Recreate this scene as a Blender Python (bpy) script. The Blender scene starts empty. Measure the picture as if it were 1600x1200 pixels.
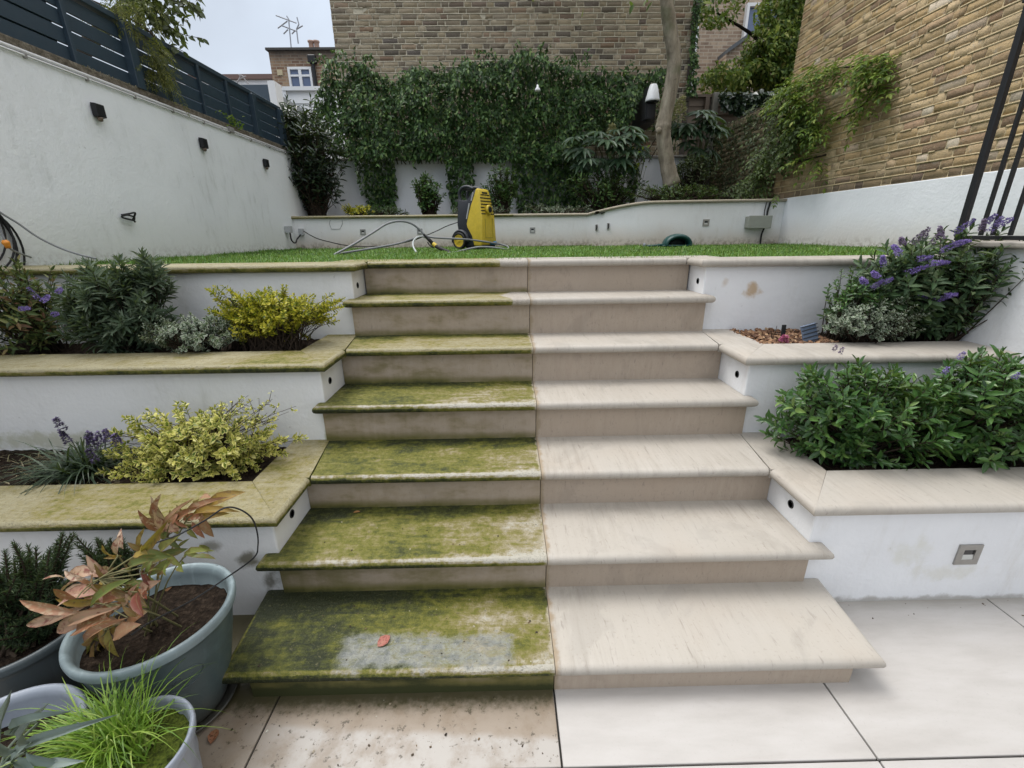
import bpy, bmesh, math
import numpy as np
from mathutils import Vector, Matrix

# ------------------------------------------------------------------ camera, world, sun, exposure
SC = bpy.context.scene
COL = SC.collection
F_PX = 684.51
PITCH, YAW, ROLL = math.radians(18.8593), math.radians(0.758), math.radians(-0.6566)
CAM = np.array([-0.1402, -1.0406, 1.4237])

def cam_axes():
    cp, sp, cy, sy = math.cos(PITCH), math.sin(PITCH), math.cos(YAW), math.sin(YAW)
    fwd = np.array([sy * cp, cy * cp, -sp]); right = np.array([cy, -sy, 0.0]); up = np.cross(right, fwd)
    cr, sr = math.cos(ROLL), math.sin(ROLL)
    return cr * right + sr * up, -sr * right + cr * up, fwd
RIGHT, UPV, FWD = cam_axes()
cd = bpy.data.cameras.new("camera"); cam = bpy.data.objects.new("camera", cd); COL.objects.link(cam)
cam.matrix_world = Matrix(((RIGHT[0], UPV[0], -FWD[0], CAM[0]), (RIGHT[1], UPV[1], -FWD[1], CAM[1]),
                           (RIGHT[2], UPV[2], -FWD[2], CAM[2]), (0, 0, 0, 1)))
cd.sensor_fit = 'HORIZONTAL'; cd.sensor_width = 36.0; cd.lens = F_PX / 1600 * 36
cd.clip_start = 0.02; cd.clip_end = 500
SC.camera = cam

SUN_EL, SUN_AZ = math.radians(68), math.radians(-60)     # azimuth from +y towards +x
w = bpy.data.worlds.new("World"); SC.world = w; w.use_nodes = True
wn = w.node_tree; wn.nodes.clear()
sky = wn.nodes.new('ShaderNodeTexSky'); sky.sky_type = 'NISHITA'; sky.sun_disc = False
sky.sun_elevation = SUN_EL; sky.sun_rotation = SUN_AZ; sky.air_density = 1.0; sky.dust_density = 3.0; sky.ozone_density = 1.0
hs = wn.nodes.new('ShaderNodeHueSaturation'); hs.inputs['Saturation'].default_value = 0.40; hs.inputs['Value'].default_value = 1.0
wtc = wn.nodes.new('ShaderNodeTexCoord'); wno = wn.nodes.new('ShaderNodeTexNoise')
wno.inputs['Scale'].default_value = 2.2; wno.inputs['Detail'].default_value = 5; wno.inputs['Roughness'].default_value = 0.55
wr = wn.nodes.new('ShaderNodeMapRange'); wr.inputs['From Min'].default_value = 0.3; wr.inputs['From Max'].default_value = 0.75
wr.inputs['To Min'].default_value = 0.80; wr.inputs['To Max'].default_value = 0.97
wm = wn.nodes.new('ShaderNodeMix'); wm.data_type = 'RGBA'
wx = wn.nodes.new('ShaderNodeSeparateXYZ'); wn.links.new(wtc.outputs['Generated'], wx.inputs[0])
wg = wn.nodes.new('ShaderNodeMapRange'); wg.interpolation_type = 'SMOOTHSTEP'      # overcast: the zenith is brighter than the horizon
wg.inputs['From Min'].default_value = 0.38; wg.inputs['From Max'].default_value = 0.74; wn.links.new(wx.outputs[2], wg.inputs['Value'])
wc = wn.nodes.new('ShaderNodeMix'); wc.data_type = 'RGBA'; wn.links.new(wg.outputs['Result'], wc.inputs[0])
wc.inputs[6].default_value = (3.45, 3.9, 4.55, 1); wc.inputs[7].default_value = (10.5, 10.7, 11.1, 1)
wv = wn.nodes.new('ShaderNodeMapRange'); wv.inputs['From Min'].default_value = 0.3; wv.inputs['From Max'].default_value = 0.7; wv.inputs['To Min'].default_value = 0.74; wv.inputs['To Max'].default_value = 1.20
wn.links.new(wno.outputs['Fac'], wv.inputs['Value'])
wk = wn.nodes.new('ShaderNodeVectorMath'); wk.operation = 'SCALE'; wn.links.new(wc.outputs[2], wk.inputs[0]); wn.links.new(wv.outputs['Result'], wk.inputs['Scale'])
wn.links.new(wk.outputs[0], wm.inputs[7])
bg = wn.nodes.new('ShaderNodeBackground'); bg.inputs['Strength'].default_value = 0.12
wo = wn.nodes.new('ShaderNodeOutputWorld')
wn.links.new(wtc.outputs['Generated'], wno.inputs['Vector']); wn.links.new(wno.outputs['Fac'], wr.inputs['Value'])
wn.links.new(wr.outputs['Result'], wm.inputs[0])
wn.links.new(sky.outputs['Color'], hs.inputs['Color']); wn.links.new(hs.outputs['Color'], wm.inputs[6])
wn.links.new(wm.outputs[2], bg.inputs['Color']); wn.links.new(bg.outputs[0], wo.inputs[0])

sd = bpy.data.lights.new("sun", 'SUN'); sd.energy = 1.4; sd.angle = math.radians(28); sd.color = (1.0, 0.97, 0.93)
so = bpy.data.objects.new("sun", sd); COL.objects.link(so)
sdir = Vector((math.sin(SUN_AZ) * math.cos(SUN_EL), math.cos(SUN_AZ) * math.cos(SUN_EL), math.sin(SUN_EL)))
so.rotation_euler = sdir.to_track_quat('Z', 'Y').to_euler(); so.location = (-6, 4, 12)

SC.view_settings.view_transform = 'Standard'; SC.view_settings.look = 'None'
SC.view_settings.exposure = 0.68; SC.view_settings.gamma = 1
SC.cycles.max_bounces = 8; SC.cycles.diffuse_bounces = 3; SC.cycles.transmission_bounces = 6

# ------------------------------------------------------------------ helpers: points
def at(px, py, x=None, y=None, z=None):
    """the point of the place seen at a photo pixel on the plane x=, y= or z="""
    d = RIGHT * ((px - 800) / F_PX) + UPV * ((600 - py) / F_PX) + FWD
    k, v = (0, x) if x is not None else (1, y) if y is not None else (2, z)
    return CAM + d * ((v - CAM[k]) / d[k])
A = np.array
def nrm(v): return v / np.maximum(np.linalg.norm(v, axis=-1, keepdims=True), 1e-9)

# ------------------------------------------------------------------ helpers: objects
ORG = {}
def thing(name, loc, label, cat, group=None, kind=None):
    o = bpy.data.objects.new(name, None); o.empty_display_size = 0.1
    COL.objects.link(o); o.location = tuple(float(c) for c in loc); ORG[o] = A(loc, float)
    o['label'] = label; o['category'] = cat
    if group: o['group'] = group
    if kind: o['kind'] = kind
    return o
def tag(o, label=None, cat=None, group=None, kind=None):
    if label: o['label'] = label
    if cat: o['category'] = cat
    if group: o['group'] = group
    if kind: o['kind'] = kind
    return o
def link_mesh(name, V, Fc, m, parent=None, smooth=False, attr=None, recalc=False, org=None):
    """world-space vertices -> one mesh object (child: stored relative to its parent's origin)"""
    V = np.asarray(V, float).reshape(-1, 3)
    if parent is not None: o0 = ORG[parent]
    else: o0 = A(org, float) if org is not None else V.mean(0) * 0
    me = bpy.data.meshes.new(name)
    W = V - o0
    if isinstance(Fc, np.ndarray):
        n, k = Fc.shape
        me.vertices.add(len(W)); me.vertices.foreach_set('co', W.ravel().astype(np.float32))
        me.loops.add(n * k); me.loops.foreach_set('vertex_index', Fc.ravel().astype(np.int32))
        me.polygons.add(n); me.polygons.foreach_set('loop_start', (np.arange(n) * k).astype(np.int32))
        me.update(calc_edges=True)
    else:
        me.from_pydata([tuple(v) for v in W], [], [tuple(f) for f in Fc]); me.update()
    if recalc:
        b = bmesh.new(); b.from_mesh(me); bmesh.ops.recalc_face_normals(b, faces=b.faces); b.to_mesh(me); b.free()
    if smooth:
        me.polygons.foreach_set('use_smooth', [True] * len(me.polygons))
    if attr is not None:
        a = me.attributes.new('edge', 'FLOAT', 'POINT'); a.data.foreach_set('value', np.asarray(attr, np.float32))
    if m is not None: me.materials.append(m)
    o = bpy.data.objects.new(name, me); COL.objects.link(o)
    if parent is not None:
        o.parent = parent
    else:
        o.location = tuple(o0)
    ORG[o] = o0
    return o
def part(name, g, m, parent, smooth=False, label=None, recalc=True):
    o = link_mesh(name, g[0], g[1], m, parent, smooth, None, recalc)
    if label: o['label'] = label
    return o
def sub(name, g, m, parent, smooth=False, recalc=True):     # child of a mesh part (same origin)
    return link_mesh(name, g[0], g[1], m, parent, smooth, None, recalc)
def auto_smooth(o, ang=40):
    me = o.data
    me.polygons.foreach_set('use_smooth', [True] * len(me.polygons))
    b = bmesh.new(); b.from_mesh(me)
    for e in b.edges:
        if len(e.link_faces) == 2: e.smooth = e.calc_face_angle(0) < math.radians(ang)
    b.to_mesh(me); b.free(); return o

# ------------------------------------------------------------------ helpers: shapes -> (V, F)
def join(*gs):
    V, Fc, n = [], [], 0
    for v, f in gs:
        v = np.asarray(v, float).reshape(-1, 3); V.append(v); Fc += [tuple(int(i) + n for i in q) for q in f]; n += len(v)
    return np.concatenate(V), Fc
def bm_out(b):
    b.verts.ensure_lookup_table(); b.verts.index_update()
    V = A([v.co[:] for v in b.verts]); Fc = [tuple(v.index for v in f.verts) for f in b.faces]; b.free(); return V, Fc
def bevel(g, r, seg=2):
    b = bmesh.new(); vs = [b.verts.new(tuple(v)) for v in g[0]]
    for f in g[1]: b.faces.new([vs[i] for i in f])
    bmesh.ops.recalc_face_normals(b, faces=b.faces)
    es = [e for e in b.edges if len(e.link_faces) == 2 and e.calc_face_angle(0) > 0.5]
    bmesh.ops.bevel(b, geom=es, offset=r, segments=seg, affect='EDGES', profile=0.5)
    return bm_out(b)
BOXF = [(0, 3, 2, 1), (4, 5, 6, 7), (0, 1, 5, 4), (1, 2, 6, 5), (2, 3, 7, 6), (3, 0, 4, 7)]
def box(x0, x1, y0, y1, z0, z1, r=0, seg=2):
    g = (A([[x0, y0, z0], [x1, y0, z0], [x1, y1, z0], [x0, y1, z0], [x0, y0, z1], [x1, y0, z1], [x1, y1, z1], [x0, y1, z1]]), BOXF)
    return bevel(g, r, seg) if r else g
def prism(poly, a0, a1, axis=2):
    """polygon extruded along an axis; poly in the other two coordinates (x,y), (x,z) or (y,z)"""
    n = len(poly); V = []
    for a in (a0, a1):
        for p in poly:
            V.append({2: (p[0], p[1], a), 1: (p[0], a, p[1]), 0: (a, p[0], p[1])}[axis])
    Fc = [tuple(range(n))[::-1], tuple(range(n, 2 * n))] + [(i, (i + 1) % n, n + (i + 1) % n, n + i) for i in range(n)]
    return A(V, float), Fc
def tube(P, r, n=8, cap=True):
    P = np.asarray(P, float); m = len(P); r = np.broadcast_to(np.asarray(r, float), (m,))
    T = np.gradient(P, axis=0); T = nrm(T)
    u = np.cross(T[0], [0, 0, 1.0]);
    if np.linalg.norm(u) < 1e-3: u = np.cross(T[0], [1.0, 0, 0])
    u = u / np.linalg.norm(u); V = []
    ang = np.arange(n) * 2 * np.pi / n
    for i in range(m):
        u = u - T[i] * (u @ T[i]); u /= max(np.linalg.norm(u), 1e-9); v = np.cross(T[i], u)
        V.append(P[i] + r[i] * (np.cos(ang)[:, None] * u + np.sin(ang)[:, None] * v))
    Fc = [(i * n + j, i * n + (j + 1) % n, (i + 1) * n + (j + 1) % n, (i + 1) * n + j) for i in range(m - 1) for j in range(n)]
    if cap: Fc += [tuple(range(n))[::-1], tuple((m - 1) * n + j for j in range(n))]
    return np.concatenate(V), Fc
def smooth_path(P, k=8):
    """Catmull-Rom through the points"""
    P = np.asarray(P, float); Q = np.vstack([2 * P[0] - P[1], P, 2 * P[-1] - P[-2]]); out = []
    for i in range(1, len(Q) - 2):
        for t in np.arange(k) / k:
            a, b, c, d = Q[i - 1], Q[i], Q[i + 1], Q[i + 2]
            out.append(0.5 * (2 * b + (c - a) * t + (2 * a - 5 * b + 4 * c - d) * t * t + (3 * b - a - 3 * c + d) * t ** 3))
    out.append(Q[-2]); return A(out)
def lathe(prof, c=(0, 0, 0), n=48, axis=2, closed=False, caps=True):
    """profile (r, h) turned about an axis through c"""
    V, Fc = [], []; m = len(prof)
    for j in range(n):
        a = 2 * math.pi * j / n
        for r, h in prof:
            p = (r * math.cos(a), r * math.sin(a), h)
            if axis == 1: p = (p[0], h, p[1])
            if axis == 0: p = (h, p[0], p[1])
            V.append((p[0] + c[0], p[1] + c[1], p[2] + c[2]))
    for j in range(n):
        k = (j + 1) % n
        for i in range(m if closed else m - 1):
            i2 = (i + 1) % m
            Fc.append((j * m + i, k * m + i, k * m + i2, j * m + i2))
    if not closed and caps:
        if prof[0][0] > 1e-6: Fc.append(tuple(j * m for j in range(n))[::-1])
        if prof[-1][0] > 1e-6: Fc.append(tuple(j * m + m - 1 for j in range(n)))
    return A(V), Fc
def coping(outer, inner, z_top, th=0.042, nose=True, back=False, seg=6):
    """slab swept along stations: outer[i] (bullnose edge) to inner[i], plan points; optional z per station"""
    r = th / 2; prof = []
    for k in range(seg + 1):
        a = -math.pi / 2 + math.pi * k / seg
        prof.append((r - r * math.cos(a), r * math.sin(a) - r))
    prof = [(d, z) for d, z in prof]                        # from the under edge round to the top edge
    V = []; m = len(prof) + 2; n = len(outer)
    zt = np.broadcast_to(np.asarray(z_top, float), (n,))
    wref = min(np.linalg.norm(A(b, float) - A(a, float)) for a, b in zip(outer, inner))
    for i in range(n):
        o, q = A(outer[i], float), A(inner[i], float); L = np.linalg.norm(q - o); u = (q - o) / L
        s = L / wref
        for d, z in prof: V.append((*(o + u * d * s), zt[i] + z))
        V.append((*q, zt[i])); V.append((*q, zt[i] - th))
    Fc = [tuple(range(m)), tuple((n - 1) * m + k for k in range(m))[::-1]]
    for i in range(n - 1):
        for k in range(m): Fc.append((i * m + k, i * m + (k + 1) % m, (i + 1) * m + (k + 1) % m, (i + 1) * m + k))
    return A(V), Fc

# ------------------------------------------------------------------ helpers: materials
class M:
    def __init__(s, name):
        s.m = bpy.data.materials.new(name); s.m.use_nodes = True; s.t = s.m.node_tree; s.t.nodes.clear()
        s.out = s.t.nodes.new('ShaderNodeOutputMaterial'); s.b = s.t.nodes.new('ShaderNodeBsdfPrincipled')
        s.t.links.new(s.b.outputs[0], s.out.inputs[0])
    def set(s, node, key, v):
        i = node.inputs[key]
        if isinstance(v, bpy.types.NodeSocket): s.t.links.new(v, i)
        else:
            if isinstance(v, (tuple, list)) and len(v) == 3 and i.type == 'RGBA': v = (*v, 1)
            i.default_value = v
    def n(s, typ, ins={}, **props):
        nd = s.t.nodes.new('ShaderNode' + typ)
        for k, v in props.items(): setattr(nd, k, v)
        for k, v in ins.items(): s.set(nd, k, v)
        return nd
    def pos(s): return s.n('NewGeometry').outputs['Position']
    def xyz(s, v):
        o = s.n('SeparateXYZ', {0: v}).outputs; return o[0], o[1], o[2]
    def comb(s, x, y, z): return s.n('CombineXYZ', {0: x, 1: y, 2: z}).outputs[0]
    def map(s, v, scale=(1, 1, 1), rot=(0, 0, 0), loc=(0, 0, 0)):
        return s.n('Mapping', {'Vector': v, 'Scale': scale, 'Rotation': rot, 'Location': loc}).outputs[0]
    def noise(s, v, scale, detail=4, rough=0.55, dist=0.0):
        return s.n('TexNoise', {'Vector': v, 'Scale': scale, 'Detail': detail, 'Roughness': rough, 'Distortion': dist}).outputs['Fac']
    def vor(s, v, scale, feature='F1'):
        return s.n('TexVoronoi', {'Vector': v, 'Scale': scale}, feature=feature).outputs['Distance']
    def math(s, op, a, b=0.0, c=0.0, clamp=False):
        nd = s.n('Math', {0: a, 1: b, 2: c}, operation=op, use_clamp=clamp); return nd.outputs[0]
    def add(s, *a):
        r = a[0]
        for b in a[1:]: r = s.math('ADD', r, b)
        return r
    def mul(s, a, b): return s.math('MULTIPLY', a, b)
    def rng(s, v, a, b, c=0.0, d=1.0, smooth=True):
        return s.n('MapRange', {'Value': v, 'From Min': a, 'From Max': b, 'To Min': c, 'To Max': d},
                   interpolation_type='SMOOTHSTEP' if smooth else 'LINEAR').outputs[0]
    def ramp(s, f, stops, interp='LINEAR'):
        nd = s.n('ValToRGB', {'Fac': f}); e = nd.color_ramp.elements; nd.color_ramp.interpolation = interp
        while len(e) < len(stops): e.new(0.5)
        for k, (p, c) in enumerate(stops): e[k].position = p; e[k].color = (*c, 1)
        return nd.outputs['Color']
    def mix(s, f, a, b, mode='MIX'):
        nd = s.n('Mix', {}, data_type='RGBA', blend_type=mode); s.set(nd, 0, f); s.set(nd, 6, a); s.set(nd, 7, b); return nd.outputs[2]
    def bump(s, h, strength=0.3, dist=0.01, normal=None):
        ins = {'Height': h, 'Strength': strength, 'Distance': dist}
        if normal is not None: ins['Normal'] = normal
        return s.n('Bump', ins).outputs[0]
    def isl(s): return s.n('NewGeometry').outputs['Random Per Island']
    def edge(s): return s.n('Attribute', {}, attribute_name='edge').outputs['Fac']
    def done(s, col, rough=0.6, normal=None, metallic=0.0, spec=0.5):
        s.set(s.b, 'Base Color', col); s.set(s.b, 'Roughness', rough); s.set(s.b, 'Metallic', metallic)
        s.set(s.b, 'Specular IOR Level', spec)
        if normal is not None: s.set(s.b, 'Normal', normal)
        return s.m

def plain(name, col, rough=0.5, metallic=0.0, var=0.12, scale=30, spec=0.5, bump=0.0):
    m = M(name); p = m.pos(); f = m.noise(p, scale, 4)
    c = m.mix(m.mul(f, var * 2), col, tuple(x * 0.5 for x in col))
    return m.done(c, m.rng(f, 0.3, 0.7, rough - 0.06, rough + 0.06), m.bump(f, bump, 0.003) if bump else None, metallic, spec)

def plaster(name, base=(0.74, 0.76, 0.78), dirt=0.5, streaks=0.5, grime_z=None, seed=0.0, tint=(0.36, 0.37, 0.33), low_tint=(0.50, 0.40, 0.28), blot=None):
    m = M(name); p = m.map(m.pos(), loc=(seed, seed * 2.7, 0)); x, y, z = m.xyz(m.pos())
    big = m.noise(p, 1.3, 5, 0.6); st = m.noise(m.map(p, (15, 15, 3.2)), 1.0, 6, 0.68); fine = m.noise(p, 60, 4); sp = m.noise(p, 22, 3, 0.7)
    c = m.mix(m.rng(big, 0.35, 0.75), base, tuple(v * 0.9 for v in base))
    f1 = m.mul(m.mul(m.rng(st, 0.48, 0.80), m.rng(big, 0.38, 0.62)), streaks)
    c = m.mix(f1, c, tint)
    f2 = m.mul(m.rng(sp, 0.66, 0.78), dirt); c = m.mix(m.mul(f2, 0.55), c, (0.16, 0.15, 0.13))
    if grime_z:
        z0, z1, amt = grime_z
        g = m.mul(m.rng(m.add(z, m.mul(m.add(big, -0.5), 0.28)), z1, z0), amt)
        c = m.mix(g, c, low_tint)
        g2 = m.mul(m.mul(m.rng(z, z0 + 0.14, z0), m.rng(sp, 0.42, 0.62)), amt); c = m.mix(g2, c, (0.20, 0.15, 0.10))
    for bx, bz, rx, rz, col, amt in (blot or ()):
        d = m.math('SQRT', m.add(m.math('POWER', m.mul(m.add(x, -bx), 1 / rx), 2.0), m.math('POWER', m.mul(m.add(z, -bz), 1 / rz), 2.0)))
        c = m.mix(m.mul(m.rng(m.add(d, m.mul(m.add(m.noise(p, 14, 5, 0.6), -0.5), 2.6)), 1.1, 0.2), amt), c, col)
    return m.done(c, 0.75, m.bump(m.add(m.mul(fine, 0.5), m.mul(m.noise(p, 7, 3), 1.0), m.mul(m.noise(p, 24, 4, 0.6), 0.8)), 0.40, 0.008), 0, 0.3)

def stone_nodes(m, seed=0.0, tan=0.0):
    """clean limestone: pale cream with fine diagonal veins"""
    rv = m.n('ObjectInfo').outputs['Random']; p = m.n('VectorMath', {0: m.map(m.pos(), loc=(seed, 0, seed)), 1: m.comb(m.mul(rv, 7.0), 0.0, m.mul(rv, 3.0))}, operation='ADD').outputs[0]
    vein = m.noise(m.map(p, (46, 3.2, 10), (0, 0, 0.45)), 1.0, 6, 0.68); big = m.noise(p, 2.4, 4, 0.5); fine = m.noise(p, 90, 3, 0.6)
    a, b, c3 = ((0.436, 0.404, 0.358), (0.388, 0.356, 0.310), (0.265, 0.238, 0.200)) if not tan else ((0.42, 0.348, 0.278), (0.39, 0.318, 0.25), (0.34, 0.275, 0.215))
    c = m.ramp(vein, [(0.25, c3), (0.43, b), (0.62, a)])
    c = m.mix(m.rng(m.noise(p, 2.0, 5, 0.6, 0.6), 0.42, 0.62, 0.0, 0.80), c, tuple(0.45 * u + 0.55 * w_ for u, w_ in zip(b, a)))
    c = m.mix(m.rng(big, 0.48, 0.75, 0, 0.40), c, (0.385, 0.325, 0.262) if not tan else (0.42, 0.33, 0.25))
    c = m.mix(m.rng(fine, 0.58, 0.74, 0, 0.45), c, (0.27, 0.235, 0.19))
    c = m.mix(m.mul(m.rng(rv, 0, 1, 0, 0.16, False), 1.0), c, (0.31, 0.27, 0.225) if not tan else (0.30, 0.25, 0.20))
    dampn = m.noise(p, 3.1, 6, 0.62, 0.8); c = m.mix(m.rng(dampn, 0.54, 0.62, 0, 0.28), c, (0.255, 0.235, 0.205) if not tan else (0.24, 0.20, 0.16))
    fl = m.noise(m.map(p, (95, 12, 30), (0, 0, 0.45)), 1, 3, 0.6); c = m.mix(m.rng(fl, 0.60, 0.74, 0, 0.55), c, (0.20, 0.175, 0.15))
    return p, c, vein, big, fine
def stone_clean(name, seed=0.0, tan=0.0):
    m = M(name); p, c, vein, big, fine = stone_nodes(m, seed, tan)
    worn = m.rng(m.noise(p, 1.7, 3), 0.5, 0.65, 0, 0.30); c = m.mix(worn, c, (0.41, 0.385, 0.348) if not tan else (0.36, 0.29, 0.22))
    x = m.xyz(m.pos())[0]; e = m.add(x, m.mul(m.add(m.noise(m.pos(), 16, 6, 0.65), -0.5), 0.07))
    c = m.mix(m.mul(m.rng(e, 0.022, 0.002), m.rng(x, 0.2, 0.1)), c, (0.30, 0.235, 0.16))            # brown fringe left by the washing line
    c = m.mix(m.mul(m.rng(e, -0.004, -0.014), m.rng(x, 0.2, 0.1)), c, (0.10, 0.10, 0.025))
    return m.done(c, m.rng(big, 0.3, 0.7, 0.40, 0.62), m.bump(m.add(fine, vein), 0.2, 0.003), 0, 0.45)
def stone_mossy(name, amount, yb=None, xb=None, puddle=False, seed=0.0, xg=0.25, yellow=0.0, yn=None):
    """the uncleaned half: algae and moss in green and olive over stained stone. yb: y of the back join, xb: x where the cleaned area starts"""
    m = M(name); p, c, vein, big, fine = stone_nodes(m, seed); P0 = m.pos(); x, y, z = m.xyz(P0)
    n1 = m.noise(p, 5.5, 9, 0.66, 0.4); n2 = m.noise(p, 38, 6, 0.7); n3 = m.noise(p, 1.8, 3); n4 = m.noise(m.map(p, (7, 34, 12), (0, 0, 0.35)), 1, 6, 0.68, 0.6)
    n5 = m.noise(p, 15, 5, 0.62, 2.2)
    q = m.add(m.mul(m.add(n1, -0.5), 0.75), m.mul(m.add(n2, -0.5), 1.0), m.mul(m.add(n3, -0.5), 1.2), m.mul(m.add(n4, -0.5), 0.95), m.mul(m.add(n5, -0.5), 0.25), amount)
    q = m.add(q, m.mul(m.add(x, 0.45), -xg))
    if yb is not None: q = m.add(q, m.rng(m.add(y, m.mul(m.add(n1, -0.5), 0.10)), yb - 0.15, yb, 0, 0.42))
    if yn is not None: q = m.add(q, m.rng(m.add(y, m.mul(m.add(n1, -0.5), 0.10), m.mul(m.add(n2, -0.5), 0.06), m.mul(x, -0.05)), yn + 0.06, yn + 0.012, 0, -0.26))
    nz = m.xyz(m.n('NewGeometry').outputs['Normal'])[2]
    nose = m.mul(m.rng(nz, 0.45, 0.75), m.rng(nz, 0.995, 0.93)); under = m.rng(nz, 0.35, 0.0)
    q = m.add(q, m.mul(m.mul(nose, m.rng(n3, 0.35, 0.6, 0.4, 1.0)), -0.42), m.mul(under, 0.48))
    stained = (0.30, 0.26, 0.165) if not yellow else (0.27, 0.235, 0.125)
    mo = m.ramp(q, [(0.06, (0.43, 0.405, 0.34) if not yellow else (0.33, 0.295, 0.18)), (0.28, stained), (0.44, (0.205, 0.178, 0.062) if not yellow else (0.23, 0.195, 0.062)),
                    (0.60, (0.140, 0.138, 0.016)), (0.82, (0.060, 0.068, 0.009)), (1.0, (0.018, 0.024, 0.006))])
    mo = m.mix(m.rng(n2, 0.60, 0.74, 0, 0.55), mo, (0.27, 0.245, 0.12))
    mo = m.mix(m.rng(n2, 0.40, 0.28, 0, 0.55), mo, (0.030, 0.034, 0.014))
    rough = m.rng(n2, 0.3, 0.7, 0.42, 0.7)
    n6 = m.noise(p, 120, 4, 0.7); h = m.add(m.mul(n2, 1.2), m.mul(n1, 0.8), m.mul(n6, 0.5)); mo = m.mix(m.rng(n6, 0.56, 0.70, 0, 0.35), mo, (0.26, 0.25, 0.11)); mo = m.mix(m.rng(n6, 0.44, 0.32, 0, 0.5), mo, (0.028, 0.034, 0.010))
    if puddle:
        dx = m.math('ABSOLUTE', m.add(x, 0.41)); dy = m.math('ABSOLUTE', m.add(y, -0.055, m.mul(x, -0.01)))
        s = m.math('MAXIMUM', m.add(dx, -0.285), m.mul(m.add(dy, -0.062), 1.3)); s = m.add(s, m.mul(m.add(n1, -0.5), 0.14), m.mul(m.add(n2, -0.5), 0.10), m.mul(m.add(n5, -0.5), 0.05))
        wet = m.rng(s, 0.022, -0.022)
        gc = m.ramp(m.add(m.mul(m.noise(p, 24, 7, 0.75, 0.4), 0.7), m.mul(n2, 0.3)), [(0.34, (0.10, 0.11, 0.10)), (0.45, (0.19, 0.20, 0.19)), (0.55, (0.28, 0.285, 0.25)), (0.68, (0.22, 0.20, 0.11))])
        mo = m.mix(m.mul(wet, m.rng(m.add(m.mul(n5, .5), m.mul(n4, .5)), 0.36, 0.56, 0.30, 0.95)), mo, gc); rough = m.mix(wet, rough, (0.16, 0.16, 0.16))
    eg = m.add(x, m.mul(m.add(m.noise(p, 18, 6, 0.66), -0.5), 0.06)); mo = m.mix(m.rng(eg, -0.012, 0.0, 0, 0.85), mo, (0.40, 0.35, 0.27))
    if xb is not None:
        e = m.add(x, m.mul(m.add(m.noise(p, 11, 4), -0.5), 0.05)); k = m.rng(m.add(e, m.mul(m.math('ABSOLUTE', m.add(y, -yb + 0.15)), -0.5)), xb - 0.006, xb + 0.006)
        mo = m.mix(k, mo, c)
    return m.done(mo, rough, m.bump(h, 0.8, 0.010), 0, 0.45)
def riser_dirty(name, zb, amount=0.3, seed=0.0):
    m = M(name); p, c, vein, big, fine = stone_nodes(m, seed, 1.0); x, y, z = m.xyz(m.pos())
    n1 = m.noise(m.map(p, (1.6, 1, 3.5)), 3.2, 7, 0.62); n2 = m.noise(p, 45, 5, 0.7); st = m.noise(m.map(p, (40, 40, 3)), 1, 3)
    q = m.add(amount, m.mul(m.add(n1, -0.5), 1.3), m.mul(m.add(st, -0.5), 0.18), m.rng(m.add(z, m.mul(m.add(n1, -0.5), 0.05)), zb + 0.05, zb, 0, 0.45), m.mul(x, -0.18))
    g = m.ramp(q, [(0.25, (0.31, 0.25, 0.175)), (0.48, (0.21, 0.175, 0.095)), (0.66, (0.14, 0.125, 0.04)), (0.9, (0.04, 0.045, 0.014))])
    c = m.mix(m.rng(q, 0.05, 0.4), c, g); c = m.mix(m.rng(n2, 0.68, 0.78, 0, 0.7), c, (0.05, 0.045, 0.03))
    return m.done(c, 0.6, m.bump(n2, 0.25, 0.003), 0, 0.4)

def leaf_mat(name, stops, edge=None, rough=0.45, trans=0.25, spec=0.45, blotch=None, core=0.5):
    """leaf colours drawn per leaf from stops; edge=(colour, width) paints a margin, as on variegated leaves"""
    m = M(name); r = m.isl(); c = m.ramp(r, stops)
    if edge:
        ec, lo, hi = edge; e = m.edge(); jit = m.noise(m.pos(), 160, 2)
        c = m.mix(m.rng(m.add(e, m.mul(m.add(jit, -0.5), 0.5)), lo, hi), c, ec)
    if blotch:
        c = m.mix(m.rng(m.noise(m.pos(), blotch[1], 3), 0.5, 0.66), c, blotch[0])
    vein = m.rng(m.edge(), 0.0, 0.12, 0.25, 0.0); c = m.mix(vein, c, (0.30, 0.36, 0.16))
    m.done(c, rough, None, 0, spec)
    if trans:
        t = m.n('BsdfTranslucent', {'Color': m.mix(0.5, c, (0.25, 0.35, 0.04), 'MIX')}); mx = m.n('MixShader', {0: trans})
        m.t.links.new(m.b.outputs[0], mx.inputs[1]); m.t.links.new(t.outputs[0], mx.inputs[2]); m.t.links.new(mx.outputs[0], m.out.inputs[0])
    return m.m
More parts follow.
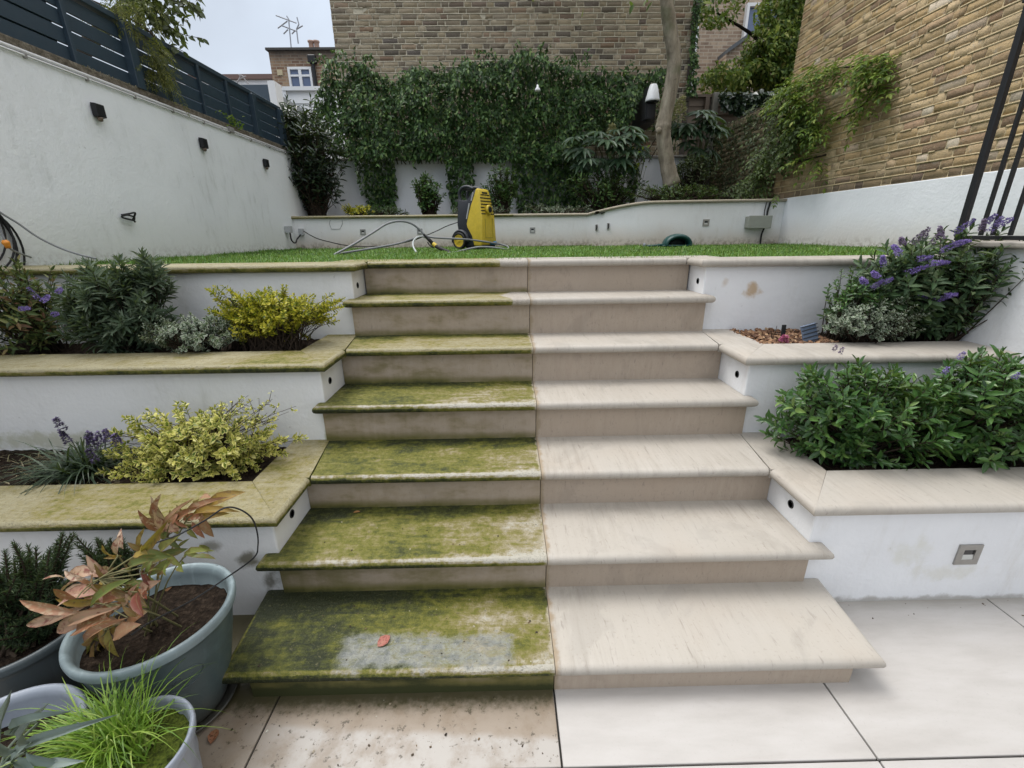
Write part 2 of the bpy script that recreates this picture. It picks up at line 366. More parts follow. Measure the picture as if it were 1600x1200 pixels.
def brick_mat(name, stops, seed=0.0, stain=None, mort=(0.5, 0.44, 0.33)):
    m = M(name); p = m.pos(); r = m.isl(); c = m.ramp(r, stops, 'LINEAR')
    n1 = m.noise(p, 30, 6, 0.68); n2 = m.noise(p, 95, 4, 0.65); n3 = m.noise(p, 0.9, 4); n4 = m.noise(p, 11, 6, 0.66); n5 = m.noise(p, 19, 5, 0.7)
    c = m.mix(m.rng(n1, 0.50, 0.72, 0, 0.6), c, (0.13, 0.105, 0.08)); c = m.mix(m.rng(n2, 0.54, 0.72, 0, 0.55), c, (0.50, 0.43, 0.32))
    c = m.mix(m.rng(n4, 0.58, 0.70, 0, 0.55), c, (0.46, 0.42, 0.34)); c = m.mix(m.rng(n4, 0.42, 0.30, 0, 0.4), c, (0.14, 0.115, 0.09))
    c = m.mix(m.rng(n5, 0.64, 0.70, 0, 0.8), c, mort)                     # mortar smeared over the arrises
    c = m.mix(m.rng(n3, 0.45, 0.7, 0, 0.35), c, (0.15, 0.125, 0.095)); x, y, z = m.xyz(p)
    if stain: c = m.mix(m.mul(m.rng(z, stain[0], stain[1]), stain[2]), c, (0.10, 0.085, 0.07))
    return m.done(c, 0.88, m.bump(m.add(n1, m.mul(n2, 0.7), m.mul(n5, 0.8)), 0.6, 0.010), 0, 0.2)
def mortar_mat(name, col):
    m = M(name); p = m.pos(); n = m.noise(p, 60, 6, 0.72); b = m.noise(p, 3.5, 5)
    c = m.mix(m.rng(n, 0.4, 0.72, 0, 0.75), col, tuple(v * 0.55 for v in col)); c = m.mix(m.rng(b, 0.45, 0.7, 0, 0.4), c, tuple(v * 0.6 for v in col))
    return m.done(c, 0.9, m.bump(n, 0.6, 0.008), 0, 0.2)

# ------------------------------------------------------------------ helpers: foliage
TPL = {}
TPL['oval'] = (A([[0, 0, 0], [-.36, .22, .05], [-.5, .52, .07], [-.30, .82, .02], [0, 1, -.10], [.30, .82, .02], [.5, .52, .07], [.36, .22, .05], [0, .5, -.02]], float),
               A([[0, 8, 2, 1], [8, 4, 3, 2], [0, 7, 6, 8], [8, 6, 5, 4]]), A([0, .9, 1, 1, .7, 1, 1, .9, 0.]))
TPL['dia'] = (A([[0, 0, 0], [-.5, .45, .08], [0, 1, -.10], [.5, .45, .08]], float), A([[0, 2, 1, 1], [0, 3, 2, 2]])[:, :3], A([0, 1, .3, 1.]))
TPL['lance'] = (A([[0, 0, 0], [-.5, .35, .04], [-.36, .7, 0], [0, 1, -.14], [.36, .7, 0], [.5, .35, .04], [0, .5, -.04]], float),
                A([[0, 6, 2, 1], [6, 3, 2, 2], [0, 5, 4, 6], [6, 4, 3, 3]]), A([0, 1, 1, .6, 1, 1, 0.]))
def long_leaf():
    V, E = [[0, 0, 0]], [0]
    for t, w_ in ((.18, .30), (.42, .5), (.68, .40), (.86, .20)):
        z = .10 * math.sin(t * 3.0) - .26 * t * t; V += [[-w_, t, z + .05], [0, t, z - .01], [w_, t, z + .05]]; E += [1, 0, 1]
    V.append([0, 1, -.20]); E.append(.4); Fc = [[0, 2, 1, 1], [0, 3, 2, 2]]
    for k in range(3):
        a = 1 + 3 * k; Fc += [[a, a + 1, a + 4, a + 3], [a + 1, a + 2, a + 5, a + 4]]
    Fc += [[10, 11, 13, 13], [11, 12, 13, 13]]
    return A(V, float), A(Fc), A(E, float)
TPL['long'] = long_leaf()
def leaves(P, D, N, L, W, kind='dia'):
    T, Fc, E = TPL[kind]
    P, D, N = np.asarray(P, float), nrm(np.asarray(D, float)), np.asarray(N, float)
    n = len(P); X = nrm(np.cross(D, N)); Z = np.cross(X, D)
    L = np.broadcast_to(np.asarray(L, float), (n,)); W = np.broadcast_to(np.asarray(W, float), (n,))
    V = (P[:, None] + X[:, None] * (T[None, :, 0:1] * W[:, None, None]) + D[:, None] * (T[None, :, 1:2] * L[:, None, None])
         + Z[:, None] * (T[None, :, 2:3] * L[:, None, None]))
    k = len(T)
    tris = []
    for f in Fc:
        f = list(dict.fromkeys(f.tolist()))
        if len(f) == 4: tris += [[f[0], f[1], f[2]], [f[0], f[2], f[3]]]
        else: tris.append(f)
    tris = A(tris); Fo = (tris[None] + (np.arange(n) * k)[:, None, None]).reshape(-1, 3)
    return V.reshape(-1, 3), Fo, np.tile(E, n)
def cat(*gs):
    V, Fc, E, n = [], [], [], 0
    for v, f, e in gs:
        V.append(v); Fc.append(f + n); E.append(e); n += len(v)
    return np.concatenate(V), np.concatenate(Fc), np.concatenate(E)
def blades(P, D, L, W, bend, seg=4, side=None):
    """grass or strap leaves: tapering ribbons that bend under their weight"""
    P, D = np.asarray(P, float), nrm(np.asarray(D, float)); n = len(P)
    L = np.broadcast_to(np.asarray(L, float), (n,)); W = np.broadcast_to(np.asarray(W, float), (n,)); bend = np.broadcast_to(np.asarray(bend, float), (n,))
    S = np.cross(D, [0, 0, 1.0]) if side is None else side
    S = nrm(S + 1e-4); V = np.zeros((n, 2 * seg + 1, 3)); E = np.zeros((n, 2 * seg + 1))
    for i in range(seg + 1):
        t = i / seg; c = P + D * (t * L)[:, None]; c[:, 2] -= bend * L * t * t
        wd = W * (1 - t ** 1.6) * 0.5 * (0.75 + 0.25 * math.sin(math.pi * min(1, t + .3)))
        if i < seg:
            V[:, 2 * i] = c - S * wd[:, None]; V[:, 2 * i + 1] = c + S * wd[:, None]; E[:, 2 * i] = 1; E[:, 2 * i + 1] = 1
        else: V[:, 2 * seg] = c
    q = []
    for i in range(seg - 1): q += [[2 * i, 2 * i + 1, 2 * i + 3], [2 * i, 2 * i + 3, 2 * i + 2]]
    q.append([2 * seg - 2, 2 * seg - 1, 2 * seg])
    Fo = (A(q)[None] + (np.arange(n) * (2 * seg + 1))[:, None, None]).reshape(-1, 3)
    return V.reshape(-1, 3), Fo, E.ravel()
def stems(A0, B0, C0, r0, r1, k=4, n=4):
    """many thin tubes: quadratic curves A->B->C"""
    m = len(A0); ts = np.linspace(0, 1, k + 1); V = []; ang = np.arange(n) * 2 * np.pi / n
    r0 = np.broadcast_to(np.asarray(r0, float), (m,)); r1 = np.broadcast_to(np.asarray(r1, float), (m,))
    for t in ts:
        p = A0 * (1 - t) ** 2 + B0 * 2 * t * (1 - t) + C0 * t * t; T = nrm(2 * (1 - t) * (B0 - A0) + 2 * t * (C0 - B0) + 1e-6)
        u = nrm(np.cross(T, [0.31, 0.2, 0.93])); v = np.cross(T, u); r = (r0 * (1 - t) + r1 * t)[:, None, None]
        V.append(p[:, None] + r * (np.cos(ang)[None, :, None] * u[:, None] + np.sin(ang)[None, :, None] * v[:, None]))
    V = np.stack(V, 1).reshape(m, -1, 3); q = []
    for i in range(k):
        for j in range(n): q.append([i * n + j, i * n + (j + 1) % n, (i + 1) * n + (j + 1) % n, (i + 1) * n + j])
    Fo = (A(q)[None] + (np.arange(m) * (n * (k + 1)))[:, None, None]).reshape(-1, 4)
    return V.reshape(-1, 3), Fo
def rvec(rg, n): return nrm(rg.normal(size=(n, 3)))
def vnoise(P, f, seed=0):
    """smooth pseudo-noise in about -1..1 for clumping"""
    rg = np.random.default_rng(seed); s = 0
    for k in range(6):
        d = rg.normal(size=3); d /= np.linalg.norm(d); s = s + np.sin(P @ d * f * (1 + 0.35 * k) + rg.random() * 6.28)
    return s / 3.0
def ell(px0, py0, px1, py1, y, dep):
    """ellipsoid standing at depth y that spans a pixel box of the photo"""
    c = at((px0 + px1) / 2, (py0 + py1) / 2, y=y); a = at(px0, (py0 + py1) / 2, y=y); b = at(px1, (py0 + py1) / 2, y=y)
    t = at((px0 + px1) / 2, py0, y=y); o = at((px0 + px1) / 2, py1, y=y)
    return c, A([abs(b[0] - a[0]) / 2, dep, abs(t[2] - o[2]) / 2])
def shrub(rg, base, c, rad, n_tips, twig, L, W, gap, ang=0.9, kind='oval', whorl=2, up=0.35, shell=0.62, zmin=None, lump=0.25, spread=0.04, curl=0.2, jl=0.35, rst=0.0025):
    """twiggy bush: curved stems from the base to tips spread through an ellipsoid, paired leaves along each tip"""
    d = rvec(rg, n_tips * 3); rr = shell + (1 - shell) * rg.random(len(d)) ** 0.7
    inner = rg.random(len(d)) < 0.25; rr[inner] *= rg.random(inner.sum()) * 0.6 + 0.3
    lum = 1 + lump * vnoise(d, 3.1, int(rg.integers(1e6)))
    T = c + d * rr[:, None] * rad * lum[:, None]
    if zmin is not None: T = T[T[:, 2] > zmin]
    T = T[:n_tips]; n = len(T)
    B = np.asarray(base, float) + np.clip(rg.normal(size=(n, 3)), -1.7, 1.7) * A([spread, min(spread, .045), 0])
    mid = B * 0.5 + T * 0.5 + A([0, 0, 1]) * (np.linalg.norm(T - B, axis=1) * 0.12)[:, None] + rg.normal(size=(n, 3)) * 0.02
    tdir = nrm(nrm(T - mid) + A([0, 0, up]) + (T - c) / np.linalg.norm(rad) * 0.4)
    ctrl = T - tdir * (np.linalg.norm(T - B, axis=1) * 0.45)[:, None]
    st = stems(B, ctrl, T, rst * 1.6, rst * 0.5)
    out = []; k = max(2, int(twig / gap))
    for i in range(k):
        f = i / k; Pi = T - tdir * (f * twig)[..., None] if np.ndim(f) else T - tdir * (f * twig)
        for j in range(whorl):
            ph = (i % 2) * np.pi / whorl + j * 2 * np.pi / whorl + rg.normal(size=n) * 0.25
            u = nrm(np.cross(tdir, [0.3, 0.1, 0.95])); v = np.cross(tdir, u)
            rad_d = np.cos(ph)[:, None] * u + np.sin(ph)[:, None] * v
            a = ang * (0.35 + 0.65 * min(1, f * 3 + 0.15)) + rg.normal(size=n) * 0.18
            D = np.cos(a)[:, None] * tdir + np.sin(a)[:, None] * rad_d; D[:, 2] -= curl * f
            N = tdir + rg.normal(size=(n, 3)) * 0.2
            s = (1 - jl + jl * 2 * rg.random(n)) * (0.72 + 0.4 * min(1, f * 2.5))
            out.append(leaves(Pi, D, N, L * s, W * s, kind))
    return cat(*out), st, T, tdir
def in_poly(P, poly):
    x, y = P[:, 0], P[:, 1]; r = np.zeros(len(P), bool); n = len(poly)
    for i in range(n):
        x0, y0 = poly[i]; x1, y1 = poly[(i + 1) % n]
        k = ((y0 > y) != (y1 > y)) & (x < (x1 - x0) * (y - y0) / (y1 - y0 + 1e-12) + x0); r ^= k
    return r
def sample_poly(rg, poly, n):
    poly = A(poly, float); lo, hi = poly.min(0), poly.max(0); out = []
    while sum(map(len, out)) < n:
        q = lo + rg.random((n * 2, 2)) * (hi - lo); out.append(q[in_poly(q, poly)])
    return np.concatenate(out)[:n]
def creeper(rg, poly_px, plane, n, L, W, thick=(0.05, 0.3), kind='dia', clump=2.2, droop=0.9, axis='y', seed=3, out=-1):
    """leaves over a wall: polygon given on the wall plane, bulging out in clumps"""
    pw = A([at(a, b, **{axis: plane}) for a, b in poly_px]); k = [0, 2] if axis == 'y' else [1, 2]
    q = sample_poly(rg, pw[:, k], n); P = np.zeros((n, 3)); ai = 1 if axis == 'y' else 0
    P[:, k[0]] = q[:, 0]; P[:, 2] = q[:, 1]; P[:, ai] = plane
    nz = 0.5 + 0.5 * np.clip(vnoise(P, clump * 2.2, seed) * 0.7 + vnoise(P, clump * 6, seed + 1) * 0.4, -1, 1)
    dep = thick[0] + (thick[1] - thick[0]) * nz * (0.45 + 0.55 * rg.random(n) ** 0.5)
    P[:, ai] += out * dep
    D = rg.normal(size=(n, 3)) * 0.55; D[:, 2] -= droop; D[:, ai] += out * 0.55
    N = rg.normal(size=(n, 3)) * 0.35; N[:, ai] += out; N[:, 2] += 0.55
    s = 0.65 + 0.7 * rg.random(n)
    return leaves(P, D, N, L * s, W * s, kind), P
def pinnate(rg, P, D, N, L, pairs=6, lf=0.32, wf=0.11):
    """compound leaves: leaflets in pairs along a drooping stalk"""
    P, D = np.asarray(P, float), nrm(np.asarray(D, float)); X = nrm(np.cross(D, N)); out = []; n = len(P)
    L = np.broadcast_to(L, (n,))
    for i in range(pairs):
        t = 0.2 + 0.8 * i / (pairs - 1); B = P + D * (t * L)[:, None]; B[:, 2] -= 0.30 * L * t * t
        for s in (-1, 1):
            d = nrm(X * s + D * 0.65 + A([0, 0, -0.25 - 0.3 * t]) + rg.normal(size=(n, 3)) * 0.12); sc = (1 - 0.35 * abs(t - 0.55) * 2)
            out.append(leaves(B, d, N + rg.normal(size=(n, 3)) * 0.15, L * lf * sc, L * wf * sc, 'oval'))
    T = P + D * L[:, None]; T[:, 2] -= 0.30 * L
    out.append(leaves(T, nrm(D + A([0, 0, -0.6])), N, L * lf, L * wf, 'oval'))
    return cat(*out)

# ------------------------------------------------------------------ materials of the setting
YS = [0, 0.3157, 0.6164, 0.916, 1.202, 1.484, 1.738]
ZS = [0.1233, 0.2964, 0.4763, 0.673, 0.874, 1.083, 1.278]
TH = 0.042
XW = 1.01                                                # half width between the wing walls
XLW, XRW, YBED = -3.05, 3.55, 5.45                        # side walls and back bed wall
M_stone = stone_clean('limestone_clean', 0.0); M_riser = stone_clean('limestone_riser', 3.0, 1.0)
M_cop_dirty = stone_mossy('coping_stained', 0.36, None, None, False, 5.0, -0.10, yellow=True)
M_wall_l = plaster('white_render_left', (0.86, 0.885, 0.915), 0.45, 0.42, (1.26, 1.75, 0.30), 2.0, (0.33, 0.35, 0.32), (0.52, 0.52, 0.38))
M_wall_r = plaster('white_render_right', (0.86, 0.88, 0.91), 0.12, 0.10, (1.26, 1.62, 0.45), 7.0)
M_wing_l = plaster('white_render_wing_left', (0.77, 0.775, 0.775), 0.7, 0.40, None, 4.0, (0.34, 0.34, 0.27), blot=[(-1.13, .27, .05, .05, (.22, .21, .17), 1), (-1.06, .17, .04, .06, (.16, .15, .12), .9), (-1.25, .33, .05, .035, (.28, .27, .23), .9), (-2.4, .5, .5, .05, (.42, .42, .30), .7), (-1.02, .49, .02, .05, (.40, .40, .22), .8)])
M_wing_r = plaster('white_render_wing_right', (0.80, 0.81, 0.825), 0.40, 0.25, None, 9.0, (0.45, 0.40, 0.30), blot=[(1.305, 1.10, .055, .05, (0.50, 0.36, 0.22), .9), (1.13, 1.14, .03, .04, (0.56, 0.46, 0.36), .6), (1.42, .24, .10, .06, (0.60, 0.59, 0.48), .4), (1.60, .14, .16, .04, (0.60, 0.58, 0.48), .4), (1.6, .0, .9, .03, (.30, .28, .24), .7)])
M_bedwall = plaster('white_render_bed', (0.86, 0.86, 0.86), 0.35, 0.30, (1.25, 1.56, 0.65), 12.0, (0.45, 0.42, 0.34), (0.50, 0.39, 0.27))
M_backwall = plaster('white_render_back', (0.80, 0.82, 0.84), 0.2, 0.2, None, 15.0)

# ------------------------------------------------------------------ ground and patio
def soil_mat(name, cols, sc=60):
    m = M(name); p = m.pos(); n = m.noise(p, sc, 6, 0.7); v = m.vor(p, sc * 1.6)
    c = m.ramp(n, [(0.32, cols[0]), (0.52, cols[1]), (0.72, cols[2])])
    return m.done(c, 0.95, m.bump(m.add(n, m.mul(v, 0.6)), 0.9, 0.02), 0, 0.1)
M_soil = soil_mat('dark_soil', [(0.012, 0.009, 0.007), (0.030, 0.021, 0.015), (0.075, 0.055, 0.04)])
M_ground = soil_mat('bare_ground', [(0.05, 0.045, 0.035), (0.09, 0.08, 0.06), (0.13, 0.12, 0.09)], 8)
tag(link_mesh('ground', A([[-200, -200, -.08], [200, -200, -.08], [200, 200, -.08], [-200, 200, -.08]]), [(0, 1, 2, 3)], M_ground), kind='structure')

def patio_mat():
    m = M('porcelain_paving'); p = m.pos(); x, y, z = m.xyz(p)
    st = m.noise(m.map(p, (2.2, 9, 5), (0, 0, 0.35)), 1.3, 6, 0.6); f = m.noise(p, 70, 4, 0.65); big = m.noise(p, 2.0, 4)
    c = m.ramp(st, [(0.3, (0.375, 0.354, 0.332)), (0.5, (0.425, 0.404, 0.382)), (0.7, (0.462, 0.443, 0.424))])
    c = m.mix(m.rng(f, 0.60, 0.75, 0, 0.35), c, (0.34, 0.31, 0.28))
    sm = m.noise(m.map(p, (5, 22, 5), (0, 0, 0.25)), 1.0, 6, 0.68, 0.5); c = m.mix(m.rng(sm, 0.57, 0.70, 0, 0.28), c, (0.36, 0.335, 0.31)); c = m.mix(m.rng(m.noise(p, 130, 3, 0.7), 0.60, 0.72, 0, 0.4), c, (0.30, 0.28, 0.255)); c = m.mix(m.rng(m.noise(p, 48, 5, 0.75), 0.68, 0.74, 0, 0.55), c, (0.22, 0.19, 0.16))
    wd = m.rng(m.add(y, m.mul(m.add(sm, -0.5), 0.10)), 0.26, 0.33, 0, 0.5); c = m.mix(wd, c, (0.26, 0.24, 0.20))
    n1 = m.noise(p, 7, 7, 0.65); n2 = m.noise(p, 42, 5, 0.7); n3 = m.noise(p, 110, 3, 0.7)
    d = m.mul(m.rng(m.add(x, m.mul(m.add(n1, -0.5), 0.02)), 0.001, -0.004), 1.0)
    near = m.rng(m.add(y, m.mul(m.add(n1, -0.5), 0.035), m.mul(x, 0.06)), -0.165, -0.135)
    lft = m.rng(x, -0.7, -1.0)
    dc = m.mix(m.math('MAXIMUM', near, lft), (0.37, 0.345, 0.315), (0.27, 0.222, 0.172))
    dc = m.mix(m.rng(n1, 0.42, 0.66, 0, 0.75), dc, (0.20, 0.15, 0.10))
    dc = m.mix(m.rng(m.add(n2, m.mul(n1, 0.25)), 0.70, 0.78, 0, 0.85), dc, (0.07, 0.055, 0.035))
    dc = m.mix(m.rng(n3, 0.66, 0.74, 0, 0.6), dc, (0.10, 0.08, 0.055))
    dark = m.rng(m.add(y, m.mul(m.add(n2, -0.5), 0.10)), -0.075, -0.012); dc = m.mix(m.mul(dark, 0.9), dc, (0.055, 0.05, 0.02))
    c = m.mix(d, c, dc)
    return m.done(c, m.rng(big, 0.3, 0.7, 0.30, 0.46), m.bump(m.add(n2, f), 0.10, 0.002), 0, 0.5)
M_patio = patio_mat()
ye = [-3.225, -2.625, -2.025, -1.425, -0.825, -0.225, 0.375]; gs = []
for i in range(-4, 4):
    for j in range(len(ye) - 1):
        gs.append(box(i * .9 + .003, i * .9 + .897, ye[j] + .003, ye[j + 1] - .003, -.03, 0, 0.0015, 1))
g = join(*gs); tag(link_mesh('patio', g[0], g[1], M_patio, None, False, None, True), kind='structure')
M_grout = plain('dark_grout', (0.022, 0.020, 0.017), 0.9)
g = box(-3.6, 3.6, -3.2, 0.4, -.06, -.0085); tag(link_mesh('patio_bed', g[0], g[1], M_grout, None, False, None, True), kind='structure')

# ------------------------------------------------------------------ the steps
steps = thing('stone_steps', (0, 0, 0), 'seven limestone garden steps, left half green with moss and right half freshly cleaned', 'steps')
RW = [0.985, 1.012, 1.008, 1.024, 1.008, 1.018, 1.000]
AM = [0.66, 0.50, 0.46, 0.50, 0.32, 0.30, 0.26]
for i in range(7):
    zb = 0 if i == 0 else ZS[i - 1]; xr = RW[i]
    md = riser_dirty('riser_stained', zb, [0.62, 0.22, 0.10, 0.12, 0.14, 0.06, 0.02][i], 2.0 + i)
    part('riser', box(-xr, -.0012, YS[i], YS[i] + .028, zb - .001, ZS[i] - TH + .001, 0.001, 1), md, steps, label='stained left half of a stone riser')
    part('riser', box(.0012, xr, YS[i], YS[i] + .028, zb - .001, ZS[i] - TH + .001, 0.001, 1), M_riser, steps)
    ov = .026 if i == 0 else .045; yn = YS[i] - ov; yb = (YS[i + 1] + .03) if i < 6 else 1.95; yi = yn + .05
    for sgn in (-1, 1):
        e = .0010
        if i in (0, 1, 3, 5):
            xo = [1.062, 1.068, None, 1.052, None, 1.052][i]; yw = [.331, .331, None, .928, None, 1.523][i]; xf = [1.09, xo, None, xo, None, xo][i]
            o = [(sgn * xf, yw), (sgn * xo, yn), (sgn * e, yn)]; n = [(sgn * (xf - .05), yw), (sgn * (xo - .05), yi), (sgn * e, yi)]
            g1 = coping(o, n, ZS[i], TH)
            xb = XW - .001 if i else None
            pl = [(sgn * e, yi), (sgn * (xo - .05), yi), (sgn * (xf - .05), yw)] + ([(sgn * (XW - .002), yw), (sgn * (XW - .002), yb)] if i else []) + [(sgn * e, yb if i else yw)]
            g2 = prism(pl, ZS[i] - TH, ZS[i])
        else:
            g1 = coping([(sgn * .963, yn), (sgn * e, yn)], [(sgn * .966, yi), (sgn * e, yi)], ZS[i], TH)
            yj = YS[i + 1] if i < 6 else yb
            g2 = prism([(sgn * e, yi), (sgn * .966, yi), (sgn * (1.012 if i < 6 else .99), yj), (sgn * (1.012 if i < 6 else .99), yb), (sgn * e, yb)], ZS[i] - TH, ZS[i])
        if sgn < 0:
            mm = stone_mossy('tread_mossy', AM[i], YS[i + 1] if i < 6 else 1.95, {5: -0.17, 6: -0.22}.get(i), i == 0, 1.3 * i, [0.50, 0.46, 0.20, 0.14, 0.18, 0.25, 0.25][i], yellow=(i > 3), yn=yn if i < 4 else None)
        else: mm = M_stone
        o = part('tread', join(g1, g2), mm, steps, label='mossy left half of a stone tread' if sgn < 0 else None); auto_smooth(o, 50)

# ------------------------------------------------------------------ retaining walls of the terraces, with copings
M_steel = plain('brushed_steel', (0.36, 0.35, 0.33), 0.4, 0.8, 0.1, 60); M_black = plain('black_metal', (0.012, 0.013, 0.015), 0.5, 0.0, 0.1, 80, 0.4)
M_glass_dk = plain('dark_lens', (0.02, 0.02, 0.022), 0.15, 0, 0.0); M_lens = plain('frosted_lens', (0.55, 0.55, 0.52), 0.25)
tiers = [(0.333, 0.93, -0.05, 0, 2), (0.93, 1.525, 0.36, 2, 4), (1.525, 1.76, 0.76, 4, 6)]
nm = ['lowest', 'middle', 'top']
for k, (y0, y1, zb, i0, it) in enumerate(tiers):
    zt = ZS[it]; yn = YS[it] - .045; yR = YS[it + 1] if it < 6 else 1.95
    for sgn in (-1, 1):
        xe = abs(XLW) if sgn < 0 else (2.25 if k < 2 else XRW)
        side = 'left' if sgn < 0 else 'right'
        lab = {-1: ['lowest white retaining wall with mossy yellowed coping behind the flower pots', 'middle white retaining wall with olive stained coping, left of the steps', 'upper white retaining wall under the lawn edge, behind the golden shrub'],
               1: ['lowest white retaining wall with clean coping and a square steel light', 'middle white retaining wall with clean coping behind the glossy green bushes', 'upper white retaining wall with a brown stain, behind the purple flowers']}[sgn][k]
        t = thing('retaining_wall', (sgn * (xe + XW) / 2, y0, zb), lab, 'garden wall', 'white retaining walls of the terraces')
        yr1 = y1 if k < 2 else 1.95
        P = [(sgn * XW, y0), (sgn * XW, yr1), (sgn * (XW + .18), yr1), (sgn * (XW + .18), y0 + .2), (sgn * xe, y0 + .2), (sgn * xe, y0)]
        o = part('wall_face', bevel(prism(P, zb, zt - TH), 0.006, 2), M_wing_l if sgn < 0 else M_wing_r, t)
        mc = M_cop_dirty if sgn < 0 else M_stone
        xo, xi = .965, 1.19; yo, yi = y0 - .045, y0 + .217
        g = coping([(sgn * xe, yo), (sgn * (xo + .0012), yo + .0012)], [(sgn * xe, yi), (sgn * (xi + .0006), yi)], zt, TH)
        # the mitred end keeps the bullnose true to the front edge
        o = part('coping', g, mc, t); auto_smooth(o, 50)
        g1 = coping([(sgn * xo, yo), (sgn * xo, yn - .0005)], [(sgn * (xi - .0012), yi + .0012), (sgn * (xi - .0012), yn + .05)] if False else [(sgn * (xi - .0012), yi), (sgn * (xi - .0012), yn)] if yn > yi else [(sgn * (xi - .0012), yi), (sgn * (xi - .0012), yi + .02)], zt, TH)
        j = 1.014 if k < 2 else .992
        ya = max(yn, yi + .02) if yn <= yi else yn
        g2 = prism([(sgn * (.967), yn), (sgn * xi, ya), (sgn * xi, yr1 + .004), (sgn * j, yr1 + .004), (sgn * j, yR)], zt - TH, zt)
        o = part('coping_return', join(g1, g2), mc, t); auto_smooth(o, 50)
# round step lights in the returns
SPL = {(-1, 0): 'small round black light hole beside the third step, left return wall', (1, 0): 'small round black light beside the third step, right return wall',
       (-1, 1): 'small round black light hole beside the fifth step, left return wall', (1, 1): 'small round black light beside the fifth step, right return wall',
       (-1, 2): 'small round black light hole under the lawn edge, left return wall', (1, 2): 'small round black light under the lawn edge, right return wall'}
for (yy, zz, k) in ((0.47, 0.372, 0), (1.022, 0.752, 1), (1.609, 1.149, 2)):
    for sgn in (-1, 1):
        t = thing('step_light', (sgn * XW, yy, zz), SPL[(sgn, k)], 'light', 'round step lights in the return walls')
        part('bezel', lathe([(0.0125, 0.0), (0.0125, -sgn * 0.003), (0.0165, -sgn * 0.003), (0.0175, 0.0)], (sgn * XW, yy, zz), 28, 0, True), M_black, t, True)
        part('lens', lathe([(0, -sgn * 0.0012), (0.0124, -sgn * 0.0012)], (sgn * XW, yy, zz), 24, 0), M_glass_dk, t, False)
def square_light(px, pz, y, s, lab, grp='square recessed lights'):
    t = thing('recessed_light', (px, y, pz), lab, 'light', grp)
    a, b = s / 2, s * .25; g = join(box(px - a, px + a, y - .006, y + .002, pz + b, pz + a), box(px - a, px + a, y - .006, y + .002, pz - a, pz - b),
        box(px - a, px - b, y - .006, y + .002, pz - b, pz + b), box(px + b, px + a, y - .006, y + .002, pz - b, pz + b))
    part('frame', g, M_steel, t)
    part('recess', box(px - b, px + b, y - .0015, y + .001, pz - b * .1, pz + b), M_glass_dk, t)
    part('lens', prism([(y - .0045, pz - b), (y + .001, pz - b), (y + .001, pz - b * .1), (y - .0015, pz - b * .1)], px - b, px + b, 0), M_lens, t)
square_light(1.648, 0.224, 0.333, 0.092, 'square steel light in the lowest right retaining wall')

# ------------------------------------------------------------------ bed soil
def rough_sheet(x0, x1, y0, y1, z, nx, ny, amp, seed):
    rg = np.random.default_rng(seed); X, Y = np.meshgrid(np.linspace(x0, x1, nx), np.linspace(y0, y1, ny)); P = np.stack([X.ravel(), Y.ravel(), np.zeros(nx * ny)], 1)
    P[:, 2] = z + amp * (0.5 * vnoise(P, 9, seed) + 0.5 * vnoise(P, 27, seed + 1)) + amp * 0.3 * rg.normal(size=nx * ny)
    Fc = A([[j * nx + i, j * nx + i + 1, (j + 1) * nx + i + 1, (j + 1) * nx + i] for j in range(ny - 1) for i in range(nx - 1)])
    return P, Fc
for (x0, x1, y0, y1, z, s) in ((XLW, -1.17, .54, .94, .445, 1), (1.17, 2.26, .54, .94, .445, 2), (XLW, -1.17, 1.13, 1.535, .845, 3), (1.17, 2.26, 1.13, 1.535, .845, 4)):
    v, f = rough_sheet(x0, x1, y0, y1, z, 90, 24, .012, s); tag(link_mesh('bed_soil', v, f, M_soil, None, True), kind='structure')
v, f = rough_sheet(XLW, 1.1, 5.62, 6.85, 1.63, 90, 30, .02, 5); tag(link_mesh('bed_soil', v, f, M_soil, None, True), kind='structure')
v, f = rough_sheet(1.1, XRW + .05, 5.30, 6.85, 1.69, 60, 40, .03, 6); v[:, 2] += .08 * np.clip((v[:, 0] - 1.2) / .6, 0, 1); tag(link_mesh('bed_soil', v, f, M_soil, None, True), kind='structure')

# ------------------------------------------------------------------ lawn
v, f = rough_sheet(XLW, XRW, 1.74, YBED + .1, 1.255, 120, 80, .006, 6)
m = M('lawn_earth'); n = m.noise(m.pos(), 30, 5, 0.7); M_lawn = m.done(m.ramp(n, [(0.35, (0.018, 0.03, 0.008)), (0.65, (0.04, 0.075, 0.015))]), 0.9, m.bump(n, 0.6, 0.02), 0, 0.1)
tag(link_mesh('lawn', v, f, M_lawn, None, True), kind='structure')
def grass(n, x0, x1, y0, y1, z, L, W, seed, ypow=1.0):
    rg = np.random.default_rng(seed); P = np.stack([x0 + rg.random(n) * (x1 - x0), y0 + rg.random(n) ** ypow * (y1 - y0), np.full(n, z)], 1)
    cl = 0.75 + 0.25 * np.clip(vnoise(P, 4.5, seed), -1, 1) + 0.25 * np.clip(vnoise(P, 17, seed + 3), -1, 1)
    D = rg.normal(size=(n, 3)) * 0.42 + A([0.1, -.05, 0]); D[:, 2] = 1.0; ln = L * cl * (0.6 + 0.7 * rg.random(n))
    return blades(P, D, ln, W * (0.7 + 0.6 * rg.random(n)), 0.35 + 0.5 * rg.random(n), 2)
M_grass = leaf_mat('grass_blades', [(0, (0.030, 0.085, 0.012)), (0.35, (0.070, 0.185, 0.022)), (0.7, (0.125, 0.28, 0.038)), (0.93, (0.22, 0.36, 0.08)), (1, (0.36, 0.36, 0.16))], rough=0.5, trans=0.3)
